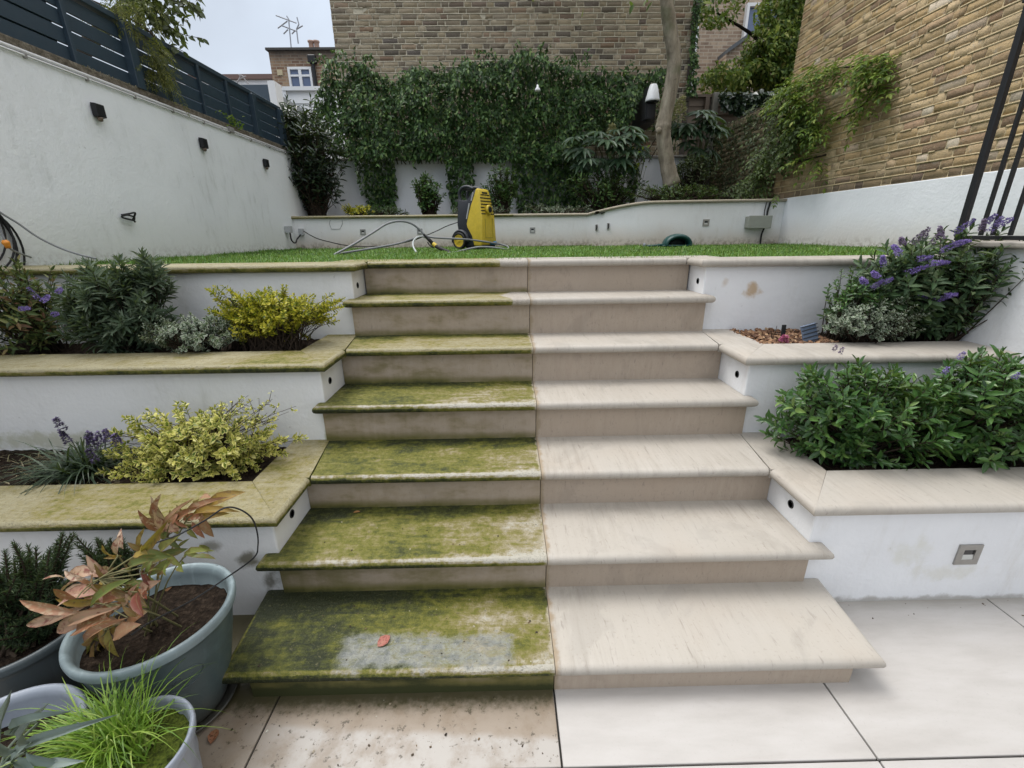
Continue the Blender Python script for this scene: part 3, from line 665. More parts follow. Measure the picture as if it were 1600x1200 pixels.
g = cat(grass(42000, XLW + .01, XRW - .01, 1.745, 2.9, 1.25, .092, .0050, 11, 1.3), grass(46000, XLW + .01, XRW - .01, 2.6, YBED - .01, 1.25, .074, .0060, 12),
        grass(2500, XLW + .005, XLW + .12, 1.75, YBED, 1.25, .085, .005, 13), grass(3000, XLW, XRW, YBED - .09, YBED - .01, 1.25, .075, .005, 14),
        grass(2000, XRW - .12, XRW - .005, 1.75, YBED, 1.25, .08, .005, 15))
o = link_mesh('grass', g[0], g[1], M_grass, None, False, g[2]); tag(o, 'short green lawn grass between the white walls', 'grass', None, 'stuff')

# ------------------------------------------------------------------ brickwork as real bricks
def brickwork(rg, u0, u1, z0, z1, jitter=0.0035, depth=0.012, lift=0.0):
    """bricks in Flemish-like bond in local (u, out, z); out=0 is the brick face"""
    V, n = [], 0; c = .075; q = []
    rows = int(round((z1 - z0) / c))
    for r in range(rows):
        zz = z0 + r * c; u = u0 - rg.random() * .3 * 0 - (0.056 if r % 2 else 0.0); k = r % 2
        while u < u1:
            L = (.2155 if k % 2 == 0 else .1025) + rg.normal() * .003; k += 1
            a, b = max(u, u0), min(u + L, u1)
            if b - a > .02: q.append((a, b, zz + rg.normal() * .0012, zz + c - .0105 + rg.normal() * .0018))
            u += L + .0105
    q = A(q); n = len(q); mid = np.zeros((n, 12, 3))
    off = rg.normal(size=n) * .0013
    for j, (iu, iz) in enumerate(((0, 2), (1, 2), (1, 3), (0, 3))):
        su = 1 if iu == 0 else -1; sz = 1 if iz == 2 else -1
        ins = .0015 + rg.random(n) * .005
        mid[:, j] = np.stack([q[:, iu] + su * ins + rg.normal(size=n) * jitter * .5, off + rg.normal(size=n) * .0018, q[:, iz] + sz * ins * .7 + rg.normal(size=n) * jitter * .4], 1)
        mid[:, 4 + j] = np.stack([q[:, iu] + rg.normal(size=n) * jitter * .6, off - .0035 - rg.random(n) * .003, q[:, iz] + rg.normal(size=n) * jitter * .5], 1)
        mid[:, 8 + j] = mid[:, 4 + j] - A([0, depth + .01, 0])
    fq = [[0, 1, 2, 3]] + [[4 + j, 4 + (j + 1) % 4, (j + 1) % 4, j] for j in range(4)] + [[8 + j, 8 + (j + 1) % 4, 4 + (j + 1) % 4, 4 + j] for j in range(4)]
    Fc = (A(fq)[None] + (np.arange(n) * 12)[:, None, None]).reshape(-1, 4)
    return mid.reshape(-1, 3), Fc
def pointing(rg, u0, u1, z0, z1, proud=.0045):
    """raised ribbons of mortar along every bed joint"""
    V, Fc = [], []; c = .075; nu = int((u1 - u0) / .06); us = np.linspace(u0, u1, nu + 1)
    for r in range(1, int(round((z1 - z0) / c))):
        zc = z0 + r * c - .0053; a = zc - .0048 - np.abs(rg.normal(size=nu + 1)) * .0016; b = zc + .0050 + np.abs(rg.normal(size=nu + 1)) * .0016; o = proud + rg.normal(size=nu + 1) * .0008; n0 = len(V)
        for i in range(nu + 1): V += [(us[i], -.02, a[i]), (us[i], o[i] - .001, a[i]), (us[i], o[i], b[i]), (us[i], -.02, b[i])]
        for i in range(nu):
            if rg.random() < .06: continue
            for k in range(3): q = n0 + i * 4; Fc.append((q + k, q + k + 1, q + 4 + k + 1, q + 4 + k))
    return A(V), A(Fc)
def to_y(V, y): return np.stack([V[:, 0], y - V[:, 1], V[:, 2]], 1)           # faces -y
def to_x(V, x): return np.stack([x - V[:, 1], V[:, 0], V[:, 2]], 1)           # faces -x
STOCK_G = [(0, (0.09, 0.078, 0.066)), (0.14, (0.22, 0.18, 0.13)), (0.4, (0.36, 0.295, 0.195)), (0.6, (0.29, 0.245, 0.18)), (0.78, (0.42, 0.355, 0.25)), (0.9, (0.25, 0.16, 0.105)), (1, (0.12, 0.105, 0.095))]
STOCK_Y = [(0, (0.23, 0.15, 0.10)), (0.14, (0.40, 0.275, 0.15)), (0.4, (0.55, 0.39, 0.195)), (0.62, (0.48, 0.36, 0.21)), (0.8, (0.62, 0.465, 0.27)), (0.9, (0.42, 0.27, 0.165)), (1, (0.68, 0.58, 0.44))]
M_brick_g = brick_mat('grey_stock_brick', STOCK_G); M_brick_y = brick_mat('yellow_stock_brick', STOCK_Y, 0, (2.05, 1.83, 0.55), (0.60, 0.48, 0.30))
M_mort_g = mortar_mat('grey_mortar', (0.56, 0.51, 0.40)); M_mort_y = mortar_mat('buff_mortar', (0.62, 0.50, 0.31))
rg = np.random.default_rng(21)
t = thing('brick_building', (0.07, 7.0, 0), 'tall grey brown brick gable wall rising above the ivy at the back', 'building')
part('wall_core', box(-2.672, 2.812, 7.0045, 13.0, 0, 6.5), M_mort_g, t)
v, f = brickwork(rg, -2.68, 2.82, 1.575, 6.5); link_mesh('brick_face', to_y(v, 7.0), f, M_brick_g, t); v, f = pointing(rg, -2.68, 2.80, 1.575, 6.5, .003); link_mesh('pointing', to_y(v, 7.0), f, M_mort_g, t)
g = join(*[box(2.80 - (.03 if k % 2 else 0), 2.845, 6.975, 7.3, 1.6 + k * .3, 1.6 + k * .3 + .29) for k in range(17)])
part('corner_pier', g, plain('dark_brick_pier', (0.10, 0.085, 0.075), 0.9, 0, 0.3, 14, 0.2, 0.5), t)

t = thing('boundary_wall', (XRW, 2, 0), 'tall yellow brick wall on the right with a white rendered base', 'brick wall')
part('wall_core', box(XRW + .0032, XRW + .35, -2.5, 5.42, 0, 5.7), M_mort_y, t)
part('white_plinth', box(XRW - .014, XRW + .007, -2.5, 5.40, 1.0, 1.832, 0.006, 2), M_wall_r, t)
v, f = brickwork(rg, -2.5, 5.42, 1.837, 5.7, 0.004); link_mesh('brick_face', to_x(v, XRW - .002), f, M_brick_y, t); v, f = pointing(rg, -2.5, 5.42, 1.837, 5.7, .0045); link_mesh('pointing', to_x(v, XRW - .002), f, M_mort_y, t)
M_brick_o = brick_mat('olive_stained_brick', [(0, (0.10, 0.085, 0.055)), (0.3, (0.20, 0.165, 0.095)), (0.7, (0.26, 0.215, 0.125)), (1, (0.31, 0.25, 0.16))])
t = thing('garden_wall', (3.62, 6.6, 0), 'lower olive brown garden wall with creeper, beyond the tall yellow brick wall', 'brick wall')
part('wall_core', box(3.6245, 3.84, 5.43, 7.75, 0, 3.0), mortar_mat('green_mortar', (0.22, 0.19, 0.12)), t)
v, f = brickwork(rg, 5.43, 7.75, 1.5, 2.98); link_mesh('brick_face', to_x(v, 3.62), f, M_brick_o, t)
v, f = brickwork(rg, 0, .10, 0, .1); gs = []
for k in range(30): gs.append(box(3.60, 3.85, 5.432 + k * .0775, 5.432 + k * .0775 + .068, 3.0, 3.10, .004, 1))
part('coping_bricks', join(*gs), M_brick_o, t)

# ------------------------------------------------------------------ left boundary wall with its slatted fence
t = thing('boundary_wall', (XLW, 2, 0), 'long white rendered wall on the left, streaked with grey dirt', 'garden wall')
part('wall_face', box(XLW - .25, XLW, -2.5, 6.9, 0, 2.50, 0.008, 2), M_wall_l, t)
m = M('dusty_brick_top'); p = m.pos(); n = m.noise(p, 26, 6, 0.7); M_dust = m.done(m.ramp(n, [(0.3, (0.07, 0.06, 0.045)), (0.5, (0.15, 0.13, 0.10)), (0.7, (0.26, 0.23, 0.18))]), 0.95, m.bump(n, 0.8, 0.02), 0, 0.1)
part('brick_top', box(XLW - .24, XLW - .045, -2.5, 6.9, 2.49, 2.588, 0.01, 2), M_dust, t)
M_pipe = plain('white_plastic', (0.72, 0.72, 0.72), 0.4)
p0 = tube([(XLW - .006, -2.5, 2.513), (XLW - .006, 2.3, 2.513), (XLW - .006, 4.4, 2.511), (XLW - .006, 6.3, 2.508)], .0105, 10); p1 = tube([(XLW + .010, -2.5, 2.488), (XLW + .010, 6.3, 2.484)], .0065, 8)
part('cable_conduit', join(p0, p1), M_pipe, t, True)
gs = [box(XLW - .004, XLW + .018, y - .008, y + .008, 2.472, 2.50, .002, 1) for y in np.arange(-1.6, 6.2, .42)]; gs.append(box(XLW - .012, XLW + .028, 4.27, 4.35, 2.485, 2.535, .004, 1))
part('pipe_clip', join(*gs), plain('grey_clip', (0.28, 0.27, 0.26), 0.6), t)

M_fence = plain('slate_blue_paint', (0.034, 0.058, 0.082), 0.42, 0, 0.22, 18, 0.5, 0.25)
t = thing('slat_fence', (-3.15, 2.5, 2.63), 'dark slate blue slatted timber fence on top of the left white wall', 'fence')
gs = []
for k in range(4): gs.append(box(-3.165, -3.147, -2.5, 5.75, 2.594 + k * .108, 2.594 + k * .108 + .096, .002, 1))
part('slat_panel', join(*gs), M_fence, t)
part('top_rail', box(-3.185, -3.118, -2.5, 5.78, 3.028, 3.072, .004, 1), M_fence, t)
for y, w_ in ((1.1, .05), (2.0, .035), (2.66, .035), (3.2, .085), (3.62, .035), (4.08, .035), (4.55, .035), (5.05, .085), (5.72, .085)):
    d = .03 if w_ < .06 else .06
    part('post', box(-3.147, -3.147 + d, y - w_ / 2, y + w_ / 2, 2.585, 3.03 if w_ < .06 else 3.035, .003, 1), M_fence, t)
part('backing', box(-3.20, -3.172, -2.5, 2.6, 2.585, 2.93), M_fence, t)
rg = np.random.default_rng(5); n = 700; P = np.stack([np.full(n, XLW - .07) + rg.random(n) * .03, -.5 + rg.random(n) * 5.6, np.full(n, 2.58)], 1); P = P[vnoise(P, 2.6, 3) > -.1]
D = rg.normal(size=(len(P), 3)); D[:, 2] = 1.0 + rg.random(len(P)); D[:, 0] = np.abs(D[:, 0]) * .6
g = blades(P, D, .03 + .06 * rg.random(len(P)), .004, 1.2, 3)
M_dry = leaf_mat('dry_grass', [(0, (0.20, 0.16, 0.09)), (0.5, (0.34, 0.28, 0.16)), (0.8, (0.12, 0.14, 0.05)), (1, (0.40, 0.35, 0.22))], trans=0.15)
tag(link_mesh('dry_grass', g[0], g[1], M_dry, None, False, g[2]), 'wispy dry grass along the dusty top of the left white wall', 'grass', None, 'stuff')

# ------------------------------------------------------------------ back bed wall (straight, then a rising curve) and rear white wall
t = thing('bed_wall', (0, YBED, 1.2), 'white rendered wall of the raised bed across the back of the lawn', 'garden wall')
pts = [(XLW, YBED, 1.692), (0.0, YBED, 1.692), (1.02, YBED, 1.692)]
for s in np.linspace(0.08, 1, 14):
    e = 3 * s * s - 2 * s ** 3; pts.append((1.02 + 0.85 * s, YBED - .36 * math.sin(s * math.pi / 2) , 1.692 + .125 * math.sin(s * math.pi / 2)))
pts += [(2.6, 5.085, 1.822), (XRW - .015, 5.08, 1.826)]
pts = A(pts); Tn = nrm(np.gradient(pts[:, :2], axis=0)); Nn = np.stack([Tn[:, 1], -Tn[:, 0]], 1)     # towards the lawn
V = []; n = len(pts)
for i in range(n):
    for (d, z) in ((0, 1.2), (0, pts[i, 2] - .036), (-.2, pts[i, 2] - .036), (-.2, 1.2)): V.append((*(pts[i, :2] + Nn[i] * d), z))
Fc = [(i * 4 + k, i * 4 + (k + 1) % 4, (i + 1) * 4 + (k + 1) % 4, (i + 1) * 4 + k) for i in range(n - 1) for k in range(4)] + [(0, 1, 2, 3), tuple((n - 1) * 4 + k for k in (3, 2, 1, 0))]
o = part('wall_face', (A(V), Fc), M_bedwall, t); auto_smooth(o, 30)
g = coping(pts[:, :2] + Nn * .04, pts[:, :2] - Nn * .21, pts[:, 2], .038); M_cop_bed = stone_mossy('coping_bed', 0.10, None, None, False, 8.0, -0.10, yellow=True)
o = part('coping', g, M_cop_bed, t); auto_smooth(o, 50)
for px, lab in ((567, 'small square light in the back bed wall, leftmost under the golden shrub'), (656, 'small square light in the back bed wall, behind the looped hose'), (832, 'small square light in the back bed wall, right of the yellow pressure washer')):
    p = at(px, 361, y=YBED); square_light(p[0], 1.475, YBED, .075, lab)
p = at(1103, 348, y=5.083); square_light(p[0], p[2], 5.083, .085, 'square light in the tall curved part of the bed wall, above the watering can')
for px, pz in ((932, 1.50), (948, 1.515)):
    p = at(px, 353, y=5.36); s_ = (p[0] - 1.02) / .85; yy = YBED - .36 * math.sin(max(s_, 0.02) * math.pi / 2)
    tt = thing('recessed_light', (p[0], yy, pz), 'narrow dark slot light in the bed wall just right of its corner' if px == 932 else 'narrow dark slot light on the curve of the bed wall, second from its corner', 'light', 'square recessed lights')
    part('frame', bevel((box(p[0] - .012, p[0] + .012, yy - .035, yy + .01, pz - .04, pz + .04)), .003, 1), M_steel, tt); part('lens', box(p[0] - .007, p[0] + .007, yy - .038, yy - .034, pz - .03, pz + .03), M_glass_dk, tt)
t = thing('rear_wall', (0, 6.8, 0), 'pale white rear wall behind the back bed, mostly under ivy', 'garden wall')
part('wall_face', box(XLW - .2, 2.95, 6.78, 6.97, 0, 2.56), M_backwall, t); part('coping', box(XLW - .2, 2.95, 6.75, 6.975, 2.562, 2.60, .006, 1), plain('grey_coping', (0.35, 0.33, 0.29), 0.8, 0, .2, 20), t)
# raised side terrace on the right with its railing
t = thing('side_terrace', (2.9, 0, 0), 'white rendered side terrace wall at the right edge, under the black railing', 'garden wall')
part('wall_face', box(2.25, XRW - .02, -2.5, 1.40, 0, 1.335, .006, 2), M_wing_r, t); part('coping', box(2.21, XRW - .02, -2.5, 1.44, 1.336, 1.368, .01, 3), M_stone, t)
t = thing('railing', (2.27, 1.2, 1.36), 'black metal railing at the right edge above the purple flowers', 'railing')
part('post', box(2.256, 2.284, 1.352, 1.382, 1.366, 2.40, .003, 1), M_black, t)
part('bottom_rail', box(2.258, 2.286, -2.4, 1.344, 1.372, 1.392, .002, 1), M_black, t); part('top_rail', box(2.25, 2.295, -2.4, 1.39, 2.402, 2.425, .003, 1), M_black, t)
for y in [1.262, 1.205, 1.125] + [1.125 - .1 * k for k in range(1, 34)]:
    part('baluster', box(2.265, 2.279, y - .007, y + .007, 1.393, 2.401), M_black, t)

# ================================================================== objects
M_yel = plain('yellow_plastic', (0.72, 0.53, 0.05), 0.42, 0, 0.32, 26, 0.5, 0.1); M_ygrime = plain('dull_yellow_plastic', (0.50, 0.40, 0.06), 0.55, 0, 0.35, 60)
M_char = plain('charcoal_plastic', (0.022, 0.026, 0.034), 0.5, 0, 0.15, 60); M_rub = plain('black_rubber', (0.010, 0.010, 0.011), 0.7, 0, 0.2, 90)
M_gry = plain('grey_plastic', (0.42, 0.43, 0.44), 0.45); M_blue = plain('blue_plastic', (0.03, 0.20, 0.42), 0.4); M_hose = plain('grey_hose', (0.24, 0.25, 0.26), 0.5, 0, 0.3, 50)
M_white = plain('white_paint', (0.78, 0.79, 0.80), 0.4, 0, 0.06)

# pressure washer -----------------------------------------------------
WO = at(746, 385, y=4.55); WO[2] = 1.262; th_ = math.radians(57); ct, st_ = math.cos(th_), math.sin(th_)
def wash(g, s=1.01):
    v = np.asarray(g[0], float) * s; return np.stack([v[:, 0] * ct - v[:, 1] * st_ + WO[0], v[:, 0] * st_ + v[:, 1] * ct + WO[1], v[:, 2] + WO[2]], 1), g[1]
def taper(g, a=0.36):
    v = g[0].copy(); v[:, 0] *= 1 - a * np.clip(v[:, 2] / .66, 0, 1) ** 1.5; return v, g[1]
pw = thing('pressure_washer', WO, 'yellow and charcoal pressure washer standing on the lawn', 'pressure washer')
yp = [(-.165, .035), (-.178, .10), (-.172, .37), (-.128, .605), (-.112, .652), (-.080, .660), (-.066, .630), (.012, .43), (.050, .28), (.040, .24), (-.025, .15), (-.06, .035)]
o = part('front_cover', wash(taper(bevel(prism(yp, -.152, .152, 0), .016, 3))), M_yel, pw); auto_smooth(o, 35)
dp = [(-.05, .03), (.10, .03), (.165, .16), (.190, .28), (.186, .555), (.11, .535), (.05, .54), (0.0, .60), (-.045, .645), (-.10, .58), (-.12, .2)]
o = part('rear_housing', wash(taper(bevel(prism(dp, -.146, .146, 0), .012, 2))), M_char, pw); auto_smooth(o, 35)
hs_ = []
for sx in (-.078, .078):
    hs_.append(tube(smooth_path([(sx, .165, .53), (sx, .180, .61), (sx, .135, .672), (sx, .05, .682), (sx, -.03, .655)], 6), .019, 10))
hs_.append(tube([(-.078, .140, .670), (.078, .140, .670)], .020, 10))
part('handle', wash(join(*hs_)), M_char, pw, True)
gs = [box(-.1535, -.1475, -.01, 0.0, 0, .01)]
def strip(p, q, wd, sx):      # light strip on the side of the housing
    p, q = A(p), A(q); d = nrm((q - p)[None])[0]; nn = A([-d[1], d[0]]) * wd; pl = [p - nn, q - nn, q + nn, p + nn]
    k = 1 - .36 * ((p[1] + q[1]) / 2 / .66) ** 1.5; return prism(pl, sx * .1475 * k, sx * .153 * k + sx * .002, 0)
for s in (-1, 1):
    for a, b in (((-.046, .615), (-.012, .53)), ((.004, .50), (.052, .335))): part('side_trim', wash(strip(a, b, .008, s)), M_gry, pw)
vents = []
for k in range(7):
    z = .585 - k * .034; yf = -.128 - (.605 - z) / .235 * .044; hw = .142 * (1 - .36 * (z / .66) ** 1.5)
    if k == 0: vents += [box(-hw * .85, -.022, yf - .004, yf + .02, z, z + .010), box(.022, hw * .85, yf - .004, yf + .02, z, z + .010), box(-.008, .008, yf - .004, yf + .02, z - .004, z + .012)]
    elif k < 4: vents.append(box(-hw, hw, yf - .003, yf + .06, z, z + .011))
    else: vents += [box(-hw - .004, -.052, yf - .003, yf + .06, z, z + .011), box(.052, hw + .004, yf - .003, yf + .06, z, z + .011)]
part('vents', wash(join(*vents)), M_rub, pw)
part('knob_ring', wash(lathe([(.034, -.188), (.034, -.200), (.047, -.200), (.052, -.190), (.052, -.165)], (0, 0, .432), 32, 1)), M_yel, pw, True)
part('knob', wash(join(lathe([(0, -.206), (.030, -.206), (.033, -.198), (.033, -.18)], (0, 0, .432), 28, 1), box(-.006, .006, -.216, -.20, .405, .459, .003, 1))), M_rub, pw)
part('badge', wash(box(-.05, .05, -.1315, -.11, .604, .622)), plain('dark_badge', (0.05, 0.045, 0.02), 0.5), pw)
fr = [box(-.075, -.068, -.181, -.17, .13, .34), box(.068, .075, -.181, -.17, .13, .34), box(-.075, .075, -.181, -.17, .123, .131)]
part('panel_rib', wash(join(*fr)), M_ygrime, pw)
part('base', wash(bevel(prism([(-.170, .0), (.06, .0), (.10, .05), (-.168, .05)], -.135, .135, 0), .008, 2)), M_rub, pw)
part('detergent_cap', wash(lathe([(0, .0), (.022, .0), (.024, .03), (.016, .04), (0, .04)], (.075, -.205, .045), 20, 2)), M_blue, pw, True)
part('hose_inlet', wash(tube([(.03, -.17, .06), (.03, -.225, .06)], .014, 12)), M_blue, pw, True)
for sx in (-1, 1):
    c = (sx * .172, .128, .094)
    wl = part('wheel', wash(lathe([(.070, -.024), (.088, -.026), (.094, -.016), (.094, .016), (.088, .026), (.070, .024)], c, 36, 0, True)), M_rub, pw, True)
    rim = [lathe([(0, -.012), (.071, -.012), (.071, .012), (0, .012)], c, 36, 0), lathe([(.060, sx * .012), (.060, sx * .022), (.071, sx * .022), (.071, sx * .012)], c, 36, 0, True), lathe([(0, sx * .012), (0, sx * .025), (.016, sx * .022), (.018, sx * .012)][1:], c, 20, 0)]
    for k in range(5):
        a = k * 2 * math.pi / 5 + .3; v, f = box(c[0] + sx * .012 - .004, c[0] + sx * .012 + .006, -.008, .008, .014, .062); yy, zz = v[:, 1].copy(), v[:, 2].copy()
        v[:, 1] = yy * math.cos(a) - zz * math.sin(a) + c[1]; v[:, 2] = yy * math.sin(a) + zz * math.cos(a) + c[2]; rim.append((v, f))
    sub('rim', wash(join(*rim)), M_yel, wl)
    arch = []
    a = np.linspace(math.radians(-8), math.radians(190), 18)
    pa = [(sx * .150, c[1] - .112 * math.cos(q), c[2] + .112 * math.sin(q)) for q in a]
    v, f = tube(pa, .016, 8); v[:, 0] = sx * .150 + (v[:, 0] - sx * .150) * 2.0
    part('wheel_arch', wash((v, f)), M_char, pw, True)

def hosepath(pts):            # (px, py, y) control points
    return smooth_path([at(a, b, y=y) for a, b, y in pts], 8)
t = thing('spray_lance', at(680, 383, y=3.9), 'black spray lance with a yellow band, arching over the lawn beside the pressure washer', 'spray lance')
part('wand', tube(hosepath([(520, 399, 3.3), (550, 383, 3.45), (580, 365, 3.6), (604, 350, 3.72), (624, 345.5, 3.8), (642, 349, 3.86), (656, 359, 3.9), (664, 368, 3.9)]), .0105, 8), M_hose, t, True)
part('grip', tube(hosepath([(662, 366, 3.9), (670, 374, 3.9), (679, 383, 3.9), (690, 389, 3.8), (703, 394, 3.7)]), [.012] * 8 + [.019] * 8 + [.021] * 8 + [.018] * 8 + [.014], 10), M_rub, t, True)
part('band', tube(hosepath([(677, 381, 3.9), (682, 385, 3.88)]), .0215, 12), M_yel, t, True)
part('trigger', tube(hosepath([(668, 378, 3.9), (672, 384, 3.9), (678, 387, 3.88)]), .006, 6), M_rub, t, True)
t_ = tube(hosepath([(700, 395, 3.55), (712, 394.5, 3.7), (726, 390.5, 3.95), (750, 386, 4.05), (778, 387.5, 4.1), (792, 390, 4.15), (794, 386, 4.3), (786, 382.5, 4.4), (770, 379.5, 4.35), (742, 375.5, 4.2), (720, 373.5, 4.05), (682, 371.5, 3.95), (662, 369, 3.95), (646, 373, 3.85), (624, 380, 3.7), (596, 385.5, 3.6), (560, 391.5, 3.5), (528, 396.5, 3.4)]), .0105, 8)
tag(link_mesh('pressure_hose', t_[0], t_[1], M_hose, None, True, None, False, WO), 'long grey pressure hose lying in loops in front of the yellow washer', 'hose')
t_ = tube(hosepath([(651, 395, 3.5), (646, 386, 3.6), (646, 377, 3.7), (652, 371, 3.8), (662, 370, 3.9), (672, 378, 4.0), (676, 386, 4.1)]), .009, 8)
tag(link_mesh('garden_hose', t_[0], t_[1], plain('pale_hose', (0.42, 0.45, 0.45), 0.5), None, True, None, False, at(651, 390, y=3.6)), 'short pale hose loop standing up from the grass left of the spray lance', 'hose')
t_ = tube(hosepath([(718, 346.5, 4.62), (700, 352.5, 4.6), (684, 360, 4.5), (668, 367, 4.4), (640, 377, 4.5), (600, 384, 4.8), (560, 385, 5.1), (538, 383, 5.2), (515, 378, 5.3), (494, 372, 5.36), (474, 361, 5.38)]), .006, 6)
tag(link_mesh('power_cable', t_[0], t_[1], M_rub, None, True, None, False, WO), 'thin black power cable from the yellow washer to the corner socket', 'cable')

# watering can lying on the lawn --------------------------------------
M_can = plain('dark_green_plastic', (0.010, 0.060, 0.055), 0.4, 0, 0.15, 40)
c = at(1054, 379, y=4.6); c[2] = 1.285
t = thing('watering_can', c, 'dark green watering can lying on its side on the lawn', 'watering can')
a = np.linspace(math.radians(-12), math.radians(192), 28); ring = [(c[0] + .02 + .145 * math.cos(q), c[1] - .03, c[2] + .095 * max(math.sin(q), -.2) ** 1 ) for q in a]
v, f = tube(ring, .030, 12); v[:, 1] = c[1] - .03 + (v[:, 1] - (c[1] - .03)) * 3.0; part('body', (v, f), M_can, t, True)
v, f = lathe([(0, .03), (.12, .03), (.13, .02), (.13, .0)], (0, 0, 0), 36, 1); v[:, 2] = v[:, 2] * .70; v = v + A([c[0] + .02, c[1] + .0, c[2] + .01]); part('back', (v, f), plain('dark_inside', (0.006, 0.014, 0.014), 0.7), t, True)
part('rim', bevel(prism([(c[0] + .02 + .185 * math.cos(q) - .01, c[1] - .05 + .075 * math.sin(q)) for q in np.linspace(0, 2 * math.pi, 28, endpoint=False)], c[2] - .022, c[2] - .004), .006, 2), M_can, t, True)
part('spout', tube([(c[0] - .12, c[1] - .04, c[2] - .005), (c[0] - .25, c[1] - .04, c[2] - .012), (c[0] - .36, c[1] - .04, c[2] - .014)], [.022, .015, .013], 12), M_can, t, True)
part('rose', lathe([(.014, 0), (.030, -.025), (.030, -.033), (0, -.036)], (c[0] - .36, c[1] - .04, c[2] - .008), 20, 0), plain('grey_rose', (0.20, 0.22, 0.25), 0.5), t, True)

# boxes, sockets and cables on the back wall ---------------------------
a = at(1172, 346, y=5.0); M_box = plain('grey_green_box', (0.33, 0.34, 0.29), 0.5, 0, 0.12, 20)
t = thing('junction_box', a, 'grey green electrical box on the curved bed wall beside the right white wall', 'junction box')
x0, x1 = at(1168, 350, y=5.0)[0], at(1203, 350, y=5.0)[0]
part('case', box(x0, x1, 4.985, 5.079, 1.47, 1.612, .006, 2), M_box, t); part('lid', box(x0 - .005, x1 + .005, 4.968, 4.986, 1.462, 1.620, .006, 2), M_box, t)
part('screws', join(*[lathe([(0, 0), (.006, 0), (.006, .004)], (u, 4.964, w_), 10, 1) for u in (x0 + .012, x1 - .012) for w_ in (1.478, 1.604)]), M_steel, t)
part('cables', join(tube(smooth_path([(x1 - .075, 5.03, 1.61), (x1 - .07, 5.05, 1.68), (x1 - .055, 5.06, 1.79)]), .006, 8), tube(smooth_path([(x1 - .04, 5.03, 1.61), (x1 - .03, 5.05, 1.68), (x1 - .005, 5.06, 1.79)]), .012, 8), tube(smooth_path([(x1 - .05, 5.03, 1.47), (x1 - .06, 5.05, 1.38), (x1 - .055, 5.05, 1.25)]), .011, 8)), M_rub, t, True)
a = at(463, 355, y=5.40); t = thing('socket_box', a, 'two small grey outdoor sockets in the left back corner of the lawn', 'socket')
part('case', box(XLW + .001, XLW + .075, 5.16, 5.24, 1.475, 1.56, .006, 2), M_gry, t); part('case', box(XLW + .075, XLW + .135, 5.39, 5.445, 1.44, 1.53, .006, 2), M_gry, t)
part('cable', tube(smooth_path([(XLW + .05, 5.20, 1.475), (XLW + .055, 5.20, 1.38), (XLW + .08, 5.24, 1.345), (XLW + .10, 5.28, 1.40), (XLW + .10, 5.40, 1.45)]), .010, 8), M_rub, t, True)
w4 = [at(px, py, y=YBED - .006) for px, py in ((516, 344), (514.5, 350), (518, 358), (531, 358), (535, 350), (534.5, 344))]
t_ = tube(w4, .0022, 5); tag(link_mesh('hanging_wire', t_[0], t_[1], M_rub, None, True, None, False, w4[0]), 'thin wire hanging in an open trapezium on the white bed wall', 'wire')

# left wall lamps, cable end, cable coil ------------------------------
for (yy, zz, lab) in ((2.60, 2.29, 'black wall lamp on the white left wall, largest and nearest'), (3.755, 2.285, 'black wall lamp on the white left wall, middle of the three'), (4.925, 2.275, 'black wall lamp on the white left wall, smallest and farthest')):
    t = thing('wall_lamp', (XLW, yy, zz), lab, 'lamp', 'black wall lamps on the left wall')
    part('shade', bevel(prism([(XLW + .010, zz - .044), (XLW + .046, zz - .039), (XLW + .046, zz + .042), (XLW + .010, zz + .047)], yy - .038, yy + .038, 1), .004, 2), M_black, t)
    part('bracket', box(XLW, XLW + .011, yy - .025, yy + .025, zz - .035, zz + .035), M_black, t)
    part('bulb', lathe([(0, -.028), (.014, -.024), (.018, -.008), (.018, .0)], (XLW + .028, yy - .005, zz - .042), 14, 2), plain('dusty_bulb', (0.16, 0.12, 0.09), 0.4), t, True)
q = [at(a, b, x=XLW + .02) for a, b in ((190, 336), (199, 334), (206, 332.5), (210, 338), (207, 344), (198, 343), (190, 339), (196, 336), (204, 339), (208, 343), (209, 347))]
for i_, p in enumerate(q): p[0] += .012 * (i_ % 3)
t_ = tube(smooth_path(q, 5), .0065, 8); tag(link_mesh('cable_end', t_[0], t_[1], M_rub, None, True, None, False, q[0]), 'short loop of black cable sticking out of the left white wall', 'cable')
yc, zc = at(-62, 352, x=XLW)[1], 1.50
t = thing('cable_coil', (XLW, yc, zc), 'coil of dark cable hung on the left white wall at the photo edge', 'cable')
rg = np.random.default_rng(8); gs = []
for k in range(7):
    a = np.linspace(0, 2 * math.pi, 40); r1, r2 = .17 + .012 * k, .175 + .006 * k; dx = .012 + rg.random() * .04; w_ = rg.normal() * .012
    gs.append(tube(np.stack([np.full(40, XLW + dx) + .008 * np.sin(a * 2 + k), yc + w_ + r1 * np.cos(a), zc + r2 * np.sin(a) * 1.15 - .02 * k], 1), .0055, 6, False))
part('loops', join(*gs), M_rub, t, True); part('hook', tube([(XLW, yc, zc + .2), (XLW + .07, yc, zc + .2), (XLW + .075, yc, zc + .235)], .007, 8), M_black, t, True)
q = smooth_path([at(a, b, x=x) for a, b, x in ((-20, 318, -3.0), (5, 335, -2.98), (28, 349, -2.96), (60, 371, -2.92), (95, 388, -2.86), (128, 399, -2.78), (150, 404, -2.70))], 8)
t_ = tube(q, .0055, 8); tag(link_mesh('extension_cable', t_[0], t_[1], M_hose, None, True, None, False, q[0]), 'grey cable sweeping from the left wall coil down to the lawn', 'cable')
q = smooth_path([at(a, b, y=y) for a, b, y in ((-6, 340, 1.5), (2, 362, 1.5), (11, 383, 1.5), (22, 392, 1.55), (48, 402, 1.75))], 8)
